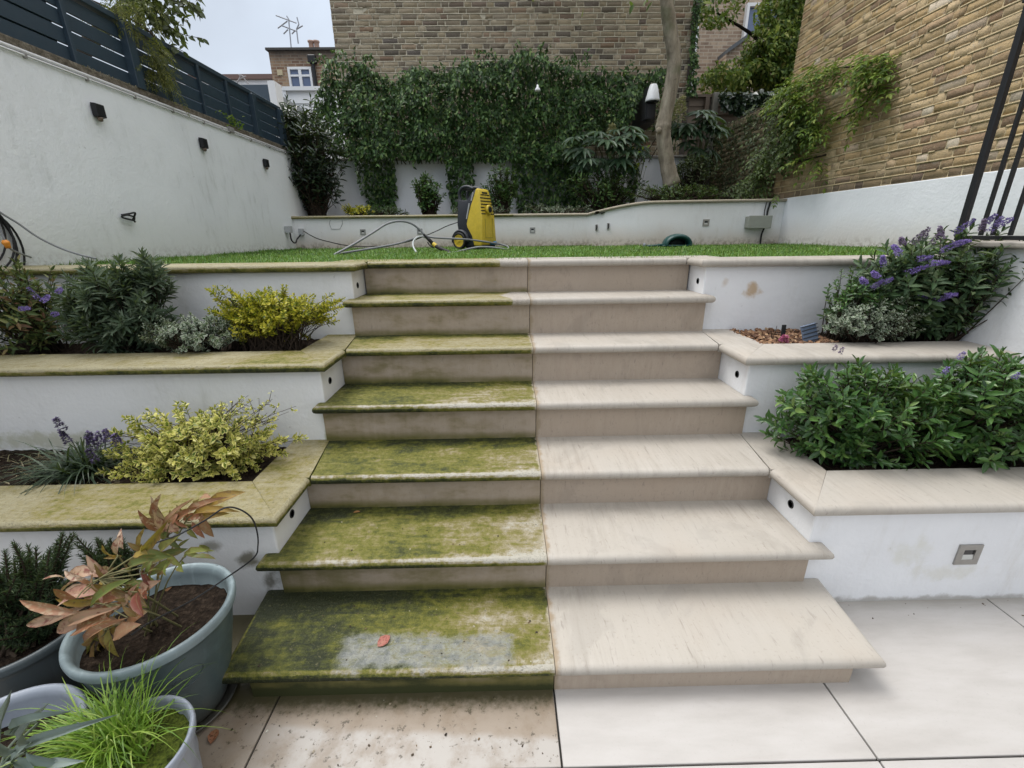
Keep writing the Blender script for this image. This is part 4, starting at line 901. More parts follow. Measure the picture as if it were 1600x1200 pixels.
t = thing('hose_end', q[0], 'thin grey lead with a bright orange connector at the left edge', 'hose')
part('hose', tube(q, .005, 8), M_hose, t, True); i_ = 15
d = nrm((q[17] - q[13])[None])[0]; part('connector', tube([q[14] - d * .012, q[14], q[14] + d * .004, q[14] + d * .018, q[14] + d * .03], [.010, .017, .017, .013, .012], 14), plain('orange_plastic', (0.75, 0.28, 0.03), 0.4), t, True)

# lamps over the ivy ---------------------------------------------------
a = at(1020, 148, y=6.12); t = thing('garden_lamp', a, 'white cone shaped lamp on a dark bracket above the ivy, left of the tree trunk', 'lamp')
part('shade', lathe([(.030, .12), (.042, .125), (.053, .110), (.062, .08), (.066, .075), (.098, -.06), (.102, -.082), (.094, -.088), (.035, .095)], a, 32, 2, True), M_white, t, True)
part('diffuser', lathe([(0, -.104), (.080, -.102), (.088, -.086), (0, -.08)], a, 28, 2), M_glass_dk, t, True)
part('bracket', join(box(a[0] - .09, a[0] - .065, a[1] - .0, a[1] + .16, a[2] - .30, a[2] + .10), box(a[0] - .07, a[0] + .03, a[1] - .02, a[1] + .02, a[2] - .30, a[2] - .115), box(a[0] - .07, a[0] + .09, a[1] + .1, a[1] + .75, a[2] - .33, a[2] + .02)), M_black, t)
a = at(840, 139, y=6.10); t = thing('dome_lamp', a, 'tiny white dome lamp poking out of the ivy hedge', 'lamp')
part('dome', lathe([(0, .055), (.012, .05), (.016, .02), (.036, .0), (.04, -.025), (.03, -.028)], a, 20, 2), M_white, t, True); part('stem', tube([a + A([0, 0, .05]), a + A([0, .12, .12]), a + A([0, .6, .12])], .006, 6), M_black, t, True)

# ------------------------------------------------------------------ far buildings
def brick_tex(name, c1, c2, mort, sc=1.0, axis='xz'):
    m = M(name); x, y, z = m.xyz(m.pos()); v = m.comb(x if axis == 'xz' else y, z, 0.0)
    nd = m.n('TexBrick', {'Vector': v, 'Color1': (0, 0, 0, 1), 'Color2': (1, 1, 1, 1), 'Mortar': (0.5, 0.5, 0.5, 1), 'Scale': 1.0, 'Mortar Size': .009 * sc, 'Brick Width': .225 * sc, 'Row Height': .075 * sc, 'Bias': 0.0})
    n = m.noise(m.pos(), 5, 5, 0.65); n2 = m.noise(m.pos(), 30, 3)
    cc = m.mix(nd.outputs['Color'], c1, c2); cc = m.mix(m.rng(n, 0.45, 0.7, 0, 0.6), cc, tuple(v * .45 for v in c1)); cc = m.mix(nd.outputs['Fac'], cc, mort)
    return m, cc, n2, z
m, cc, n2, z = brick_tex('far_red_brick', (0.20, 0.115, 0.075), (0.40, 0.27, 0.17), (0.36, 0.30, 0.23)); n = m.noise(m.map(m.pos(), (3, 3, 1)), 1, 4)
cc = m.mix(m.rng(m.add(z, m.mul(n, .5)), 6.25, 6.75, 0, 0.85), cc, (0.05, 0.045, 0.04)); M_far = m.done(cc, 0.9)
h = at(470, 110, y=14.0); t = thing('brick_house', (h[0], 14, 0), 'distant red brick house with a white window, seen left of the ivy wall', 'house')
xa, xb = -6.80, -3.2; part('wall', box(xa, xb, 14, 20, 0, 6.46), M_far, t)
part('parapet_cap', box(xa - .05, xb, 13.93, 20, 6.462, 6.52), plain('dark_coping', (0.07, 0.065, 0.06), 0.8), t)
wx0, wx1, wz0, wz1 = -6.31, -5.63, 5.45, 6.05; fr = [box(wx0, wx1, 13.93, 14.02, wz1 - .06, wz1), box(wx0, wx1, 13.93, 14.02, wz0, wz0 + .06), box(wx0, wx0 + .06, 13.93, 14.02, wz0 + .06, wz1 - .06), box(wx1 - .06, wx1, 13.93, 14.02, wz0 + .06, wz1 - .06),
      box((wx0 + wx1) / 2 - .04, (wx0 + wx1) / 2 + .04, 13.935, 14.02, wz0 + .06, wz1 - .06), box(wx0 + .06, (wx0 + wx1) / 2 - .04, 13.94, 14.02, wz1 - .235, wz1 - .185), box((wx0 + wx1) / 2 + .04, wx1 - .06, 13.94, 14.02, wz1 - .235, wz1 - .185)]
fo = part('window', join(*fr), M_white, t); m = M('sky_glass'); M_pane = m.done((0.10, 0.14, 0.24), 0.06, None, 0, 0.8)
sub('pane', box(wx0 + .05, wx1 - .05, 13.985, 13.995, wz0 + .05, wz1 - .05), M_pane, fo); sub('sill', box(wx0 - .08, wx1 + .08, 13.9, 14.0, wz0 - .07, wz0 - .005), M_white, fo)
part('downpipe', join(tube([(-5.55, 13.93, 3), (-5.55, 13.93, 6.15)], .05, 10), box(-5.66, -5.44, 13.83, 13.99, 6.12, 6.32, .02, 1)), M_black, t)
part('air_brick', box(-6.63, -6.48, 13.97, 14.01, 5.86, 6.0), plain('cream_vent', (0.55, 0.47, 0.30), 0.7), t)
g = join(box(-6.45, -5.85, 15.5, 16.3, 6.4, 6.86), box(-6.3, -5.98, 15.6, 16.1, 6.86, 7.0)); part('chimney', g, plain('chimney_brick', (0.25, 0.12, 0.085), 0.9, 0, .3, 8), t)
g = join(*[lathe([(.09, 0), (.11, .03), (.08, .06), (.075, .28), (.10, .30), (.10, .34)], (px, 15.85, 7.0), 16) for px in (-6.22, -6.05)]); part('chimney_pot', g, plain('terracotta', (0.42, 0.28, 0.22), 0.8), t, True)
ae = []
pa = lambda px, py: at(px, py, y=15.4)
for p, q_ in (((455, 75), (451, 30)), ((466, 68), (463.5, 47)), ((431, 24), (463, 36)), ((434, 44), (449, 33)), ((440, 40), (464, 49)), ((464, 27), (467, 38)), ((463, 46), (473, 40)), ((443, 53), (450, 46)), ((448, 25), (453, 33)), ((456, 53), (461, 48)), ((467, 38), (463, 46))):
    ae.append(tube([pa(*p), pa(*q_)], .018, 6))
ta = join(*ae); tag(link_mesh('aerial', ta[0], ta[1], plain('grey_aluminium', (0.36, 0.37, 0.40), 0.5, 0.3), None, False, None, False, pa(455, 75)), 'spindly television aerial above the distant brick house', 'aerial')
# white boarded lean-to, grey roof and long white parapet to its left
a0 = at(447, 143, y=12.5); t = thing('boarded_outbuilding', (a0[0] + 1, 12.5, 0), 'white boarded outbuilding below the distant house, behind the laurel', 'outbuilding')
part('wall', join(*[prism([(12.5 - .03, a0[2] - .28 * (k + 1)), (12.5 + .3, a0[2] - .28 * (k + 1)), (12.5 + .3, a0[2] - .28 * k), (12.5, a0[2] - .28 * k)], a0[0], a0[0] + 2.6, 0) for k in range(12)]), M_white, t)
part('fascia', box(a0[0] - .05, a0[0] + 2.6, 12.40, 12.9, a0[2], a0[2] + .09), M_white, t); part('post', box(a0[0] - .18, a0[0] + .02, 12.42, 12.62, 0, a0[2] + .05), M_white, t)
b0, b1 = at(385, 134, y=11.0), at(428, 132, y=11.0); t = thing('glazed_extension', (b0[0], 11, 0), 'dark glazed roof with a white end board, behind the slatted fence', 'outbuilding')
part('roof', prism([(10.6, 3.6), (13.5, b1[2] + .4), (13.5, b1[2] + .1), (10.6, 3.3)], b0[0] - 2.5, b1[0] - .1, 0), plain('slate_glass', (0.05, 0.075, 0.10), 0.25, 0, .3, 3), t)
part('wall', box(b0[0] - 2.5, b1[0] - .1, 11.0, 11.2, 0, b1[2]), plain('slate_board', (0.06, 0.09, 0.12), 0.35, 0, 0.4, 2), t)
part('end_board', box(b1[0] - .1, b1[0] + .06, 10.9, 11.25, 0, b1[2] + .05), M_white, t)
part('side_boards', join(*[prism([(b1[0] + .01, k * .16), (b1[0] + .05, k * .16), (b1[0] + .03, k * .16 + .155), (b1[0] + .01, k * .16 + .155)], 11.26, 12.38, 1) for k in range(int((b1[2] - .1) / .16))]), plain('grey_boards', (0.30, 0.32, 0.33), 0.6, 0, .3, 4), t)
c0, c1 = at(340, 122, y=19), at(432, 121, y=19); t = thing('white_parapet', (c0[0], 19, 0), 'long white parapet with a brown cap beyond the fence', 'wall')
part('wall', box(c0[0] - 6, c1[0] + .6, 19, 19.4, 0, c0[2] - .06), M_white, t); part('cap', box(c0[0] - 6, c1[0] + .6, 18.9, 19.5, c0[2] - .06, c0[2] + .10), plain('brown_cap', (0.20, 0.13, 0.11), 0.8), t)
t_ = join(*[tube([at(*p, y=18.4), at(*q_, y=18.4)], .02, 6) for p, q_ in (((369, 132), (377, 117)), ((377, 117), (388, 131)), ((373, 117), (382, 120)), ((374, 124), (384, 119)))])
tag(link_mesh('roof_stand', t_[0], t_[1], plain('galvanised', (0.35, 0.33, 0.33), 0.5), None, False, None, False, at(369, 132, y=18.4)), 'little metal stand on the distant white parapet', 'metal stand')
# right: far tan brick house and panel fence
m, cc, n2, z = brick_tex('far_tan_brick', (0.27, 0.19, 0.135), (0.46, 0.35, 0.25), (0.45, 0.38, 0.30)); M_far2 = m.done(cc, 0.9)
e0 = at(1088, 100, y=12.0); t = thing('brick_house', (e0[0] + 2, 12, 0), 'distant tan brick house behind the tree on the right', 'house')
part('wall', box(e0[0] - .05, e0[0] + 5, 12, 18, 0, 9), M_far2, t); part('corner_trim', box(e0[0] - .12, e0[0] - .05, 11.95, 12.3, 0, 9), M_white, t)
pl = [at(1135, 84, y=11.5), at(1172, 57, y=11.5)]; poly = [(pl[0][0], 0), (pl[0][0] + 4, 0), (pl[0][0] + 4, pl[1][2] + 2.2), (pl[1][0], pl[1][2]), (pl[0][0], pl[0][2])]
part('side_gable', prism(poly, 11.5, 11.98, 1), M_far2, t)
v, f = prism([(pl[0][0], pl[0][2]), (pl[1][0], pl[1][2]), (pl[1][0], pl[1][2] + .09), (pl[0][0], pl[0][2] + .09)], 11.4, 11.98, 1); part('gable_coping', (v, f), plain('lead_coping', (0.10, 0.11, 0.12), 0.6), t)
wv = at(1163, 45, y=11.9); fo = part('window', join(box(wv[0], wv[0] + .06, 11.88, 12.0, wv[2] - .35, wv[2] + .45), box(wv[0], wv[0] + .8, 11.88, 12.0, wv[2] + .45, wv[2] + .52)), M_white, t); sub('pane', box(wv[0] + .06, wv[0] + .8, 11.96, 11.98, wv[2] - .35, wv[2] + .45), M_pane, fo)
M_tim = plain('weathered_timber', (0.17, 0.135, 0.105), 0.8, 0, 0.35, 9, 0.2, 0.4); M_post = plain('concrete_post', (0.24, 0.23, 0.20), 0.9, 0, 0.3, 15, 0.2, 0.4)
t = thing('panel_fence', (3.8, 7.72, 0), 'weathered brown panel fence behind the back right corner', 'fence')
zt = at(1110, 152, y=7.72)[2]; part('panel', join(*[prism([(7.72 + .012, zt - .13 * (k + 1)), (7.745, zt - .13 * (k + 1)), (7.745, zt - .13 * k), (7.72 + .03, zt - .13 * k)], 2.9, 6.2, 0) for k in range(16)]), M_tim, t)
part('capping', box(2.9, 6.2, 7.69, 7.77, zt, zt + .04), M_tim, t); xq = at(1116, 170, y=7.66)[0]; part('post', box(xq - .05, xq + .05, 7.62, 7.719, 1, zt + .05, .006, 1), M_post, t); part('batten', box(xq - .16, xq - .09, 7.67, 7.719, 1, zt), M_tim, t)

# ================================================================== plants
R_ = np.random.default_rng
M_twig = plain('brown_twig', (0.055, 0.040, 0.028), 0.85, 0, 0.3, 80, 0.2); M_gstem = plain('green_stem', (0.10, 0.13, 0.045), 0.7, 0, 0.3, 80, 0.2)
M_hebe = leaf_mat('glossy_green_leaf', [(0, (0.018, 0.055, 0.016)), (0.35, (0.034, 0.098, 0.024)), (0.7, (0.060, 0.15, 0.034)), (0.92, (0.10, 0.20, 0.05)), (1, (0.19, 0.28, 0.08))], ((0.14, 0.21, 0.10), 0.75, 1.15), 0.32, 0.2, 0.5)
M_bud = leaf_mat('mid_green_leaf', [(0, (0.020, 0.045, 0.022)), (0.4, (0.042, 0.084, 0.036)), (0.75, (0.075, 0.13, 0.060)), (1, (0.17, 0.22, 0.11))], None, 0.5, 0.2, 0.35)
M_grn_grey = leaf_mat('grey_green_leaf', [(0, (0.030, 0.052, 0.030)), (0.4, (0.062, 0.098, 0.058)), (0.8, (0.105, 0.15, 0.095)), (1, (0.18, 0.22, 0.15))], None, 0.55, 0.18, 0.3)
M_olive = leaf_mat('olive_autumn_leaf', [(0, (0.030, 0.055, 0.020)), (0.45, (0.070, 0.105, 0.030)), (0.80, (0.17, 0.185, 0.06)), (0.93, (0.16, 0.10, 0.04)), (1, (0.12, 0.055, 0.03))], None, 0.55, 0.2, 0.3)
M_gold = leaf_mat('golden_leaf', [(0, (0.07, 0.11, 0.012)), (0.25, (0.22, 0.25, 0.018)), (0.6, (0.50, 0.46, 0.028)), (1, (0.72, 0.65, 0.10))], None, 0.45, 0.25, 0.4)
M_goldv = leaf_mat('yellow_margined_leaf', [(0, (0.05, 0.10, 0.016)), (0.4, (0.16, 0.22, 0.025)), (0.7, (0.46, 0.45, 0.06)), (1, (0.72, 0.67, 0.22))], ((0.80, 0.73, 0.26), 0.38, 0.95), 0.42, 0.22, 0.45)
M_silv = leaf_mat('silver_margined_leaf', [(0, (0.030, 0.065, 0.035)), (0.6, (0.06, 0.11, 0.055)), (1, (0.22, 0.28, 0.19))], ((0.62, 0.64, 0.52), 0.55, 1.0), 0.45, 0.15, 0.4)
M_ivy = leaf_mat('dark_ivy_leaf', [(0, (0.010, 0.026, 0.008)), (0.35, (0.026, 0.066, 0.018)), (0.7, (0.056, 0.122, 0.030)), (0.92, (0.10, 0.18, 0.045)), (1, (0.19, 0.25, 0.08))], None, 0.52, 0.15, 0.32)
M_laurel = leaf_mat('dark_laurel_leaf', [(0, (0.008, 0.018, 0.011)), (0.5, (0.017, 0.034, 0.019)), (0.85, (0.030, 0.056, 0.028)), (1, (0.05, 0.08, 0.04))], None, 0.30, 0.10, 0.6)
M_wist = leaf_mat('lime_compound_leaf', [(0, (0.05, 0.10, 0.015)), (0.4, (0.11, 0.19, 0.025)), (0.75, (0.19, 0.28, 0.04)), (1, (0.34, 0.38, 0.08))], None, 0.5, 0.35, 0.3)
M_creep = leaf_mat('grey_creeper_leaf', [(0, (0.030, 0.048, 0.022)), (0.5, (0.062, 0.088, 0.040)), (0.85, (0.105, 0.135, 0.062)), (1, (0.19, 0.21, 0.11))], None, 0.55, 0.15, 0.3)
M_tree = leaf_mat('autumn_tree_leaf', [(0, (0.03, 0.06, 0.014)), (0.3, (0.075, 0.135, 0.024)), (0.65, (0.15, 0.22, 0.04)), (0.92, (0.30, 0.34, 0.09)), (1, (0.36, 0.28, 0.12))], None, 0.5, 0.35, 0.3)
M_bud_fl = leaf_mat('violet_floret', [(0, (0.13, 0.085, 0.30)), (0.5, (0.23, 0.16, 0.48)), (0.85, (0.34, 0.25, 0.58)), (1, (0.45, 0.36, 0.62))], None, 0.6, 0.2, 0.2)
M_fade_fl = leaf_mat('faded_floret', [(0, (0.10, 0.075, 0.12)), (0.5, (0.20, 0.14, 0.26)), (0.9, (0.28, 0.22, 0.34)), (1, (0.20, 0.15, 0.10))], None, 0.7, 0.15, 0.2)

def spike(rg, p, d, L, r, n=110, size=.008):
    """a dense pointed flower head of many small florets"""
    t = rg.random(n) ** 0.85; a = rg.random(n) * 6.283; d = nrm(A(d, float)[None])[0]
    u = nrm(np.cross(d, [0.2, 0.5, 0.8])[None])[0]; v = np.cross(d, u); rr = r * (1 - t ** 1.6 * 0.85) * (0.8 + .3 * rg.random(n))
    R = np.cos(a)[:, None] * u + np.sin(a)[:, None] * v; P = A(p) + d * (t * L)[:, None] + R * (rr * .55)[:, None]
    return leaves(P, R + d * .45 + rg.normal(size=(n, 3)) * .25, d + rg.normal(size=(n, 3)) * .3, size * (0.7 + .6 * rg.random(n)), size * .8, 'dia')

# ---- right, middle bed: butterfly bush, variegated euonymus
rg = R_(101); c, rad = ell(1330, 372, 1600, 528, 1.24, .20)
g1, st, T, td = shrub(rg, (c[0] + .05, 1.33, .84), c + A([0, .02, 0]), rad * A([1.05, 1, 1.05]), 330, .12, .054, .0170, .017, 1.05, 'oval', 2, .35, .55, .85, .16, .06, .25)
c2, r2 = ell(1470, 372, 1720, 475, 1.10, .16); g2, st2, _, _ = shrub(rg, (c[0] + .12, 1.25, .84), c2, r2, 130, .10, .052, .016, .02, 1.0, 'oval', 2, .3, .5, .9)
t = thing('butterfly_bush', (c[0], 1.33, .85), 'tall green bush with purple flower spikes in the middle right bed', 'bush')
g = cat(g1, g2); link_mesh('foliage', g[0], g[1], M_bud, t, False, g[2]); link_mesh('stems', np.concatenate([st[0], st2[0]]), np.concatenate([st[1], st2[1] + len(st[0])]), M_twig, t, True)
FL = [(1402, 392, -55, .055), (1431, 375, 25, .06), (1443, 370, 5, .05), (1458, 378, 10, .045), (1470, 368, -35, .06), (1479, 388, 55, .075), (1500, 358, 45, .075), (1498, 380, 75, .05), (1535, 356, -20, .05), (1552, 355, 20, .06), (1564, 350, 55, .05), (1425, 424, 65, .075), (1440, 404, 80, .05),
      (1462, 411, 85, .06), (1440, 464, 80, .045), (1466, 468, 70, .05), (1482, 462, 80, .04), (1512, 457, 85, .05), (1556, 430, 60, .035), (1598, 484, 20, .04), (1380, 410, -30, .045), (1369, 430, -60, .04), (1367, 447, 40, .045), (1384, 440, 60, .035), (1350, 441, -50, .035), (1410, 380, -40, .04), (1545, 345, 30, .04)]
for k, (px, py, tilt, L) in enumerate(FL):
    p = at(px, py, y=1.12 + .05 * math.sin(k * 2.3)); a = math.radians(tilt); d = A([math.sin(a), -.25, math.cos(a)])
    gf = spike(rg, p - d * L * .4, d, L * 1.25, .018 if L > .045 else .015, 190, .0085)
    link_mesh('flower_spike', gf[0], gf[1], M_fade_fl if k in (1, 2, 3, 4, 8, 25) else M_bud_fl, t, False, gf[2])
rg = R_(102); c, rad = ell(1285, 465, 1440, 530, 1.15, .12)
g, st, _, _ = shrub(rg, (c[0], 1.24, .84), c, rad, 300, .045, .016, .009, .0065, 1.1, 'oval', 2, .3, .5, .85, .25)
def bush(name, lab, base, g, st, ml, ms=None, catg='bush', group=None):
    t = thing(name, base, lab, catg, group); link_mesh('foliage', g[0], g[1], ml, t, False, g[2])
    if st is not None: link_mesh('stems', st[0], st[1], ms or M_twig, t, True)
    return t
bush('variegated_euonymus', 'low bush of tiny white edged leaves in the middle right bed, under the purple flowers', (c[0], 1.24, .85), g, st, M_silv)
rg = R_(107); c, rad = ell(1290, 425, 1380, 510, 1.25, .12); g, st, _, _ = shrub(rg, (c[0], 1.32, .84), c, rad, 150, .06, .022, .011, .011, 1.0, 'oval', 2, .4, .4, .86)
bush('small_leaved_shrub', 'dark small leaved shrub behind the white edged bush, against the upper right wall', (c[0], 1.32, .85), g, st, M_hebe)

# ---- right, lowest bed: two glossy hebes
rg = R_(103); c, rad = ell(1210, 572, 1500, 728, .70, .20)
g, st, T, td = shrub(rg, (c[0] + .02, .74, .44), c + A([0, 0, .0]), rad * A([1.06, 1, 1.03]), 380, .080, .047, .0155, .0135, 1.0, 'oval', 2, .45, .58, .452, .12, .06, .15)
t = bush('hebe_shrub', 'glossy green rounded bush in the lowest right bed, nearest the steps', (c[0], .74, .45), g, st, M_hebe)
for px, py in ((1302, 550), (1312, 553), (1482, 692)):
    p = at(px, py, y=.6); gf = spike(rg, p, (.1, -.2, 1), .028, .009, 70, .006); link_mesh('flower', gf[0], gf[1], M_fade_fl if py < 600 else M_bud_fl, t, False, gf[2])
rg = R_(104); c, rad = ell(1425, 555, 1690, 722, .66, .20)
g, st, T, td = shrub(rg, (c[0] - .02, .74, .44), c, rad * A([1, 1, 1.03]), 360, .080, .047, .0155, .0135, 1.0, 'oval', 2, .45, .55, .452, .14, .06, .15)
t = bush('hebe_shrub', 'glossy green bush with a few violet flowers at the right edge of the lowest bed', (c[0], .74, .45), g, st, M_hebe)
for px, py in ((1475, 580), (1500, 556), (1585, 588)):
    p = at(px, py, y=.52); gf = spike(rg, p - A([0, 0, .012]), (.1, -.3, 1), .03, .011, 90, .006); link_mesh('flower', gf[0], gf[1], M_bud_fl, t, False, gf[2])

# bark mulch, plant label, slate tag, twig and pink bloom
rg = R_(105); n = 520; P = np.stack([1.18 + rg.random(n) * .42, 1.15 + rg.random(n) * .36, .862 + rg.random(n) * .012], 1); gs = []
for p in P:
    v, f = box(-.5, .5, -.5, .5, -.5, .5); v = v * A([.012 + rg.random() * .016, .008 + rg.random() * .009, .004 + rg.random() * .004]); q = Matrix.Rotation(rg.random() * 6.28, 3, 'Z') @ Matrix.Rotation(rg.normal() * .5, 3, 'X') @ Matrix.Rotation(rg.normal() * .4, 3, 'Y')
    gs.append((v @ A(q).T + p, f))
gm = join(*gs); m = M('bark_chip'); M_bark = m.done(m.ramp(m.isl(), [(0, (0.07, 0.035, 0.02)), (0.5, (0.19, 0.095, 0.05)), (0.85, (0.30, 0.17, 0.09)), (1, (0.42, 0.29, 0.17))]), 0.85)
tag(link_mesh('bark_mulch', gm[0], gm[1], M_bark), 'reddish brown bark mulch in the middle right bed', 'mulch', None, 'stuff')
def rotbox(p, sx, sy, sz, rx, ry, rz, r=.002):
    v, f = box(-sx / 2, sx / 2, -sy / 2, sy / 2, 0, sz, r, 1); q = Matrix.Rotation(rz, 3, 'Z') @ Matrix.Rotation(rx, 3, 'X') @ Matrix.Rotation(ry, 3, 'Y'); return v @ A(q).T + A(p), f
p = at(1222, 532, y=1.25); p[2] = .85; t = thing('plant_label', p, 'thin black plant label stuck upright in the bark mulch', 'plant label')
part('tag', rotbox(p + A([0, 0, .025]), .028, .003, .075, -.1, .03, .2), M_black, t); part('stake', rotbox(p, .006, .003, .03, -.1, .03, .2, .0005), M_black, t)
p = at(1268, 534, y=1.2); p[2] = .862; t = thing('ribbed_block', p, 'small blue grey ribbed plastic piece leaning in the bark mulch', 'ornament')
M_rib = plain('blue_grey_plastic', (0.15, 0.20, 0.29), 0.3); part('panel', rotbox(p, .085, .014, .100, -.25, -.22, .1, .003), M_rib, t)
part('ribs', join(*[rotbox(p + A([-.0055 * k, -.007 + .004 * k, .014 + .019 * k]), .088, .010, .005, -.25, -.22, .1, .001) for k in range(5)]), M_char, t)
p = at(1206, 534, y=1.28); p[2] = .855; t_ = join(tube(smooth_path([p, p + A([-.008, 0, .03]), p + A([-.016, 0, .055])]), .0022, 5), tube(smooth_path([p + A([0, 0, .012]), p + A([.008, 0, .045]), p + A([.012, 0, .085])]), .0016, 5))
tag(link_mesh('dead_twig', t_[0], t_[1], M_twig, None, True, None, False, p), 'forked bare twig standing in the bark mulch', 'twig')
p = at(1224, 533, y=1.18); p[2] = .872; rg = R_(6); gf = spike(rg, p - A([0, 0, .01]), (0, -.2, 1), .045, .020, 90, .018)
tag(link_mesh('pink_bloom', gf[0], gf[1], leaf_mat('pink_petal', [(0, (0.35, 0.06, 0.16)), (1, (0.60, 0.18, 0.36))]), None, False, gf[2], False, p), 'single magenta pink bloom in the bark mulch before the black label', 'flower')

# ---- left, middle bed
rg = R_(111); c, rad = ell(-60, 400, 100, 548, 1.25, .18)
g, st, T, td = shrub(rg, (c[0], 1.33, .84), c, rad, 170, .10, .042, .013, .018, .95, 'lance', 2, .3, .5, .86, .2)
t = bush('autumn_shrub', 'olive and rusty brown leaved shrub at the left edge of the middle bed', (c[0], 1.33, .85), g, st, M_olive)
for px, py, tl, L in ((55, 462, -15, .05), (70, 468, 60, .05), (35, 482, 85, .055), (92, 455, 60, .03), (85, 491, 80, .03)):
    p = at(px, py, y=1.10); a = math.radians(tl); d = A([math.sin(a), -.2, math.cos(a)]); gf = spike(rg, p - d * L * .4, d, L * 1.2, .012, 120, .0075); link_mesh('flower_spike', gf[0], gf[1], M_bud_fl, t, False, gf[2])
rg = R_(112); c, rad = ell(82, 412, 255, 550, 1.25, .18)
g1, st1, _, _ = shrub(rg, (c[0], 1.32, .84), c, rad, 210, .10, .056, .0115, .0125, .9, 'lance', 3, .35, .45, .86, .18, .05, .15)
c2, r2 = ell(180, 392, 268, 470, 1.28, .10); g2, st2, _, _ = shrub(rg, (c[0] + .1, 1.34, .84), c2, r2, 46, .09, .052, .0115, .0125, .9, 'lance', 3, .35, .4, .86)
g = cat(g1, g2); bush('grey_green_shrub', 'dense dark grey green shrub with narrow leaves in the middle left bed', (c[0], 1.32, .85), g, (np.concatenate([st1[0], st2[0]]), np.concatenate([st1[1], st2[1] + len(st1[0])])), M_grn_grey)
rg = R_(113); c, rad = ell(225, 492, 365, 550, 1.18, .12); g, st, _, _ = shrub(rg, (c[0], 1.24, .84), c, rad, 260, .045, .019, .011, .0075, 1.1, 'oval', 2, .25, .5, .852, .2)
bush('silver_euonymus', 'low bush of silvery white edged leaves in the middle left bed, before the golden shrub', (c[0], 1.24, .85), g, st, M_silv)
rg = R_(114); c, rad = ell(325, 462, 420, 540, 1.32, .10); g, st, _, _ = shrub(rg, (c[0], 1.34, .84), c, rad, 110, .05, .021, .011, .0085, 1.0, 'oval', 2, .35, .4, .852)
bush('green_euonymus', 'dull olive green small leaved bush between the silver bush and the golden shrub', (c[0], 1.34, .85), g, st, leaf_mat('olive_small_leaf', [(0, (0.04, 0.06, 0.015)), (0.6, (0.10, 0.13, 0.025)), (1, (0.24, 0.25, 0.05))]))
rg = R_(115); c, rad = ell(335, 446, 522, 535, 1.26, .13); c = c + A([0, 0, .015]); g, st, _, _ = shrub(rg, (c[0] - .02, 1.28, .84), c, rad * A([1.02, 1, .80]), 430, .07, .019, .0105, .0070, 1.0, 'oval', 2, .05, .45, .865, .42, .075, .2, .35, .0017)
bush('golden_euonymus', 'bright golden yellow shrub in the middle left bed beside the steps', (c[0], 1.28, .85), g, st, M_gold)

# ---- left, lowest bed
rg = R_(121); c, rad = ell(172, 642, 440, 758, .70, .19); g, st, T, td = shrub(rg, (c[0], .74, .44), c, rad * A([1.05, 1, .92]), 480, .06, .022, .0120, .0085, 1.0, 'oval', 2, .1, .42, .452, .38, .10, .2, .35, .0018)
t = bush('variegated_golden_shrub', 'pale yellow variegated shrub in the lowest left bed with bare twigs on top', (c[0], .74, .45), g, st, M_goldv)
nm_ = 13; B0 = c + rg.normal(size=(nm_, 3)) * A([.05, .015, .0]) + A([.04, .04, -.02]); E0 = np.stack([at(345 + 110 * k / (nm_ - 1) + rg.normal() * 6, 612 + 45 * abs(k / (nm_ - 1) - .45) ** 1.2 + rg.random() * 30, y=.60 + rg.random() * .16) for k in range(nm_)])
C0 = (B0 + E0) / 2 + rg.normal(size=B0.shape) * .02 + A([0, 0, .02]); ks = np.repeat(np.arange(nm_), 5); f = .35 + .6 * rg.random(len(ks)); f_ = f[:, None]
Bs = B0[ks] * (1 - f_) ** 2 + C0[ks] * 2 * f_ * (1 - f_) + E0[ks] * f_ ** 2; Es = Bs + nrm(nrm(E0[ks] - B0[ks]) + rg.normal(size=Bs.shape) * .75) * (.03 + .05 * rg.random((len(ks), 1)))
B = np.concatenate([B0, Bs]); E_ = np.concatenate([E0, Es]); n = len(B)
st2 = stems(B, np.concatenate([C0, (Bs + Es) / 2 + rg.normal(size=Bs.shape) * .004]), E_, np.r_[np.full(nm_, .0022), np.full(len(ks), .0013)], .0008); link_mesh('bare_twigs', st2[0], st2[1], plain('dark_twig', (0.045, 0.03, 0.028), 0.85), t, True)
n2 = 300; k = rg.integers(0, n, n2); f = .55 + .45 * rg.random(n2); P = B[k] * (1 - f)[:, None] + E_[k] * f[:, None]; gl = leaves(P, rvec(rg, n2) + A([0, -.2, .5]), rvec(rg, n2) + A([0, -.6, .8]), .014, .008, 'oval'); link_mesh('tip_leaves', gl[0], gl[1], M_goldv, t, False, gl[2])
rg = R_(122); p0 = at(140, 742, y=.70); p0[2] = .45; n = 260; D = rg.normal(size=(n, 3)) * A([.95, .60, .1]); D[:, 2] = .62 + .55 * rg.random(n); D[:, 0] -= .40; D[:, 1] -= .12
g = blades(p0 + rg.normal(size=(n, 3)) * A([.045, .035, 0]), D, .24 + .20 * rg.random(n), .0095, .42 + .45 * rg.random(n), 6)
t = thing('lilyturf', p0, 'clump of arching strap leaves with dark violet spikes in the lowest left bed', 'plant')
link_mesh('foliage', g[0], g[1], leaf_mat('strap_leaf', [(0, (0.012, 0.026, 0.014)), (0.6, (0.030, 0.055, 0.028)), (1, (0.10, 0.14, 0.08))], None, 0.4, 0.15), t, False, g[2])
M_lil = leaf_mat('dusky_violet', [(0, (0.035, 0.025, 0.06)), (0.6, (0.085, 0.06, 0.15)), (1, (0.18, 0.13, 0.30))], None, 0.6, 0.1)
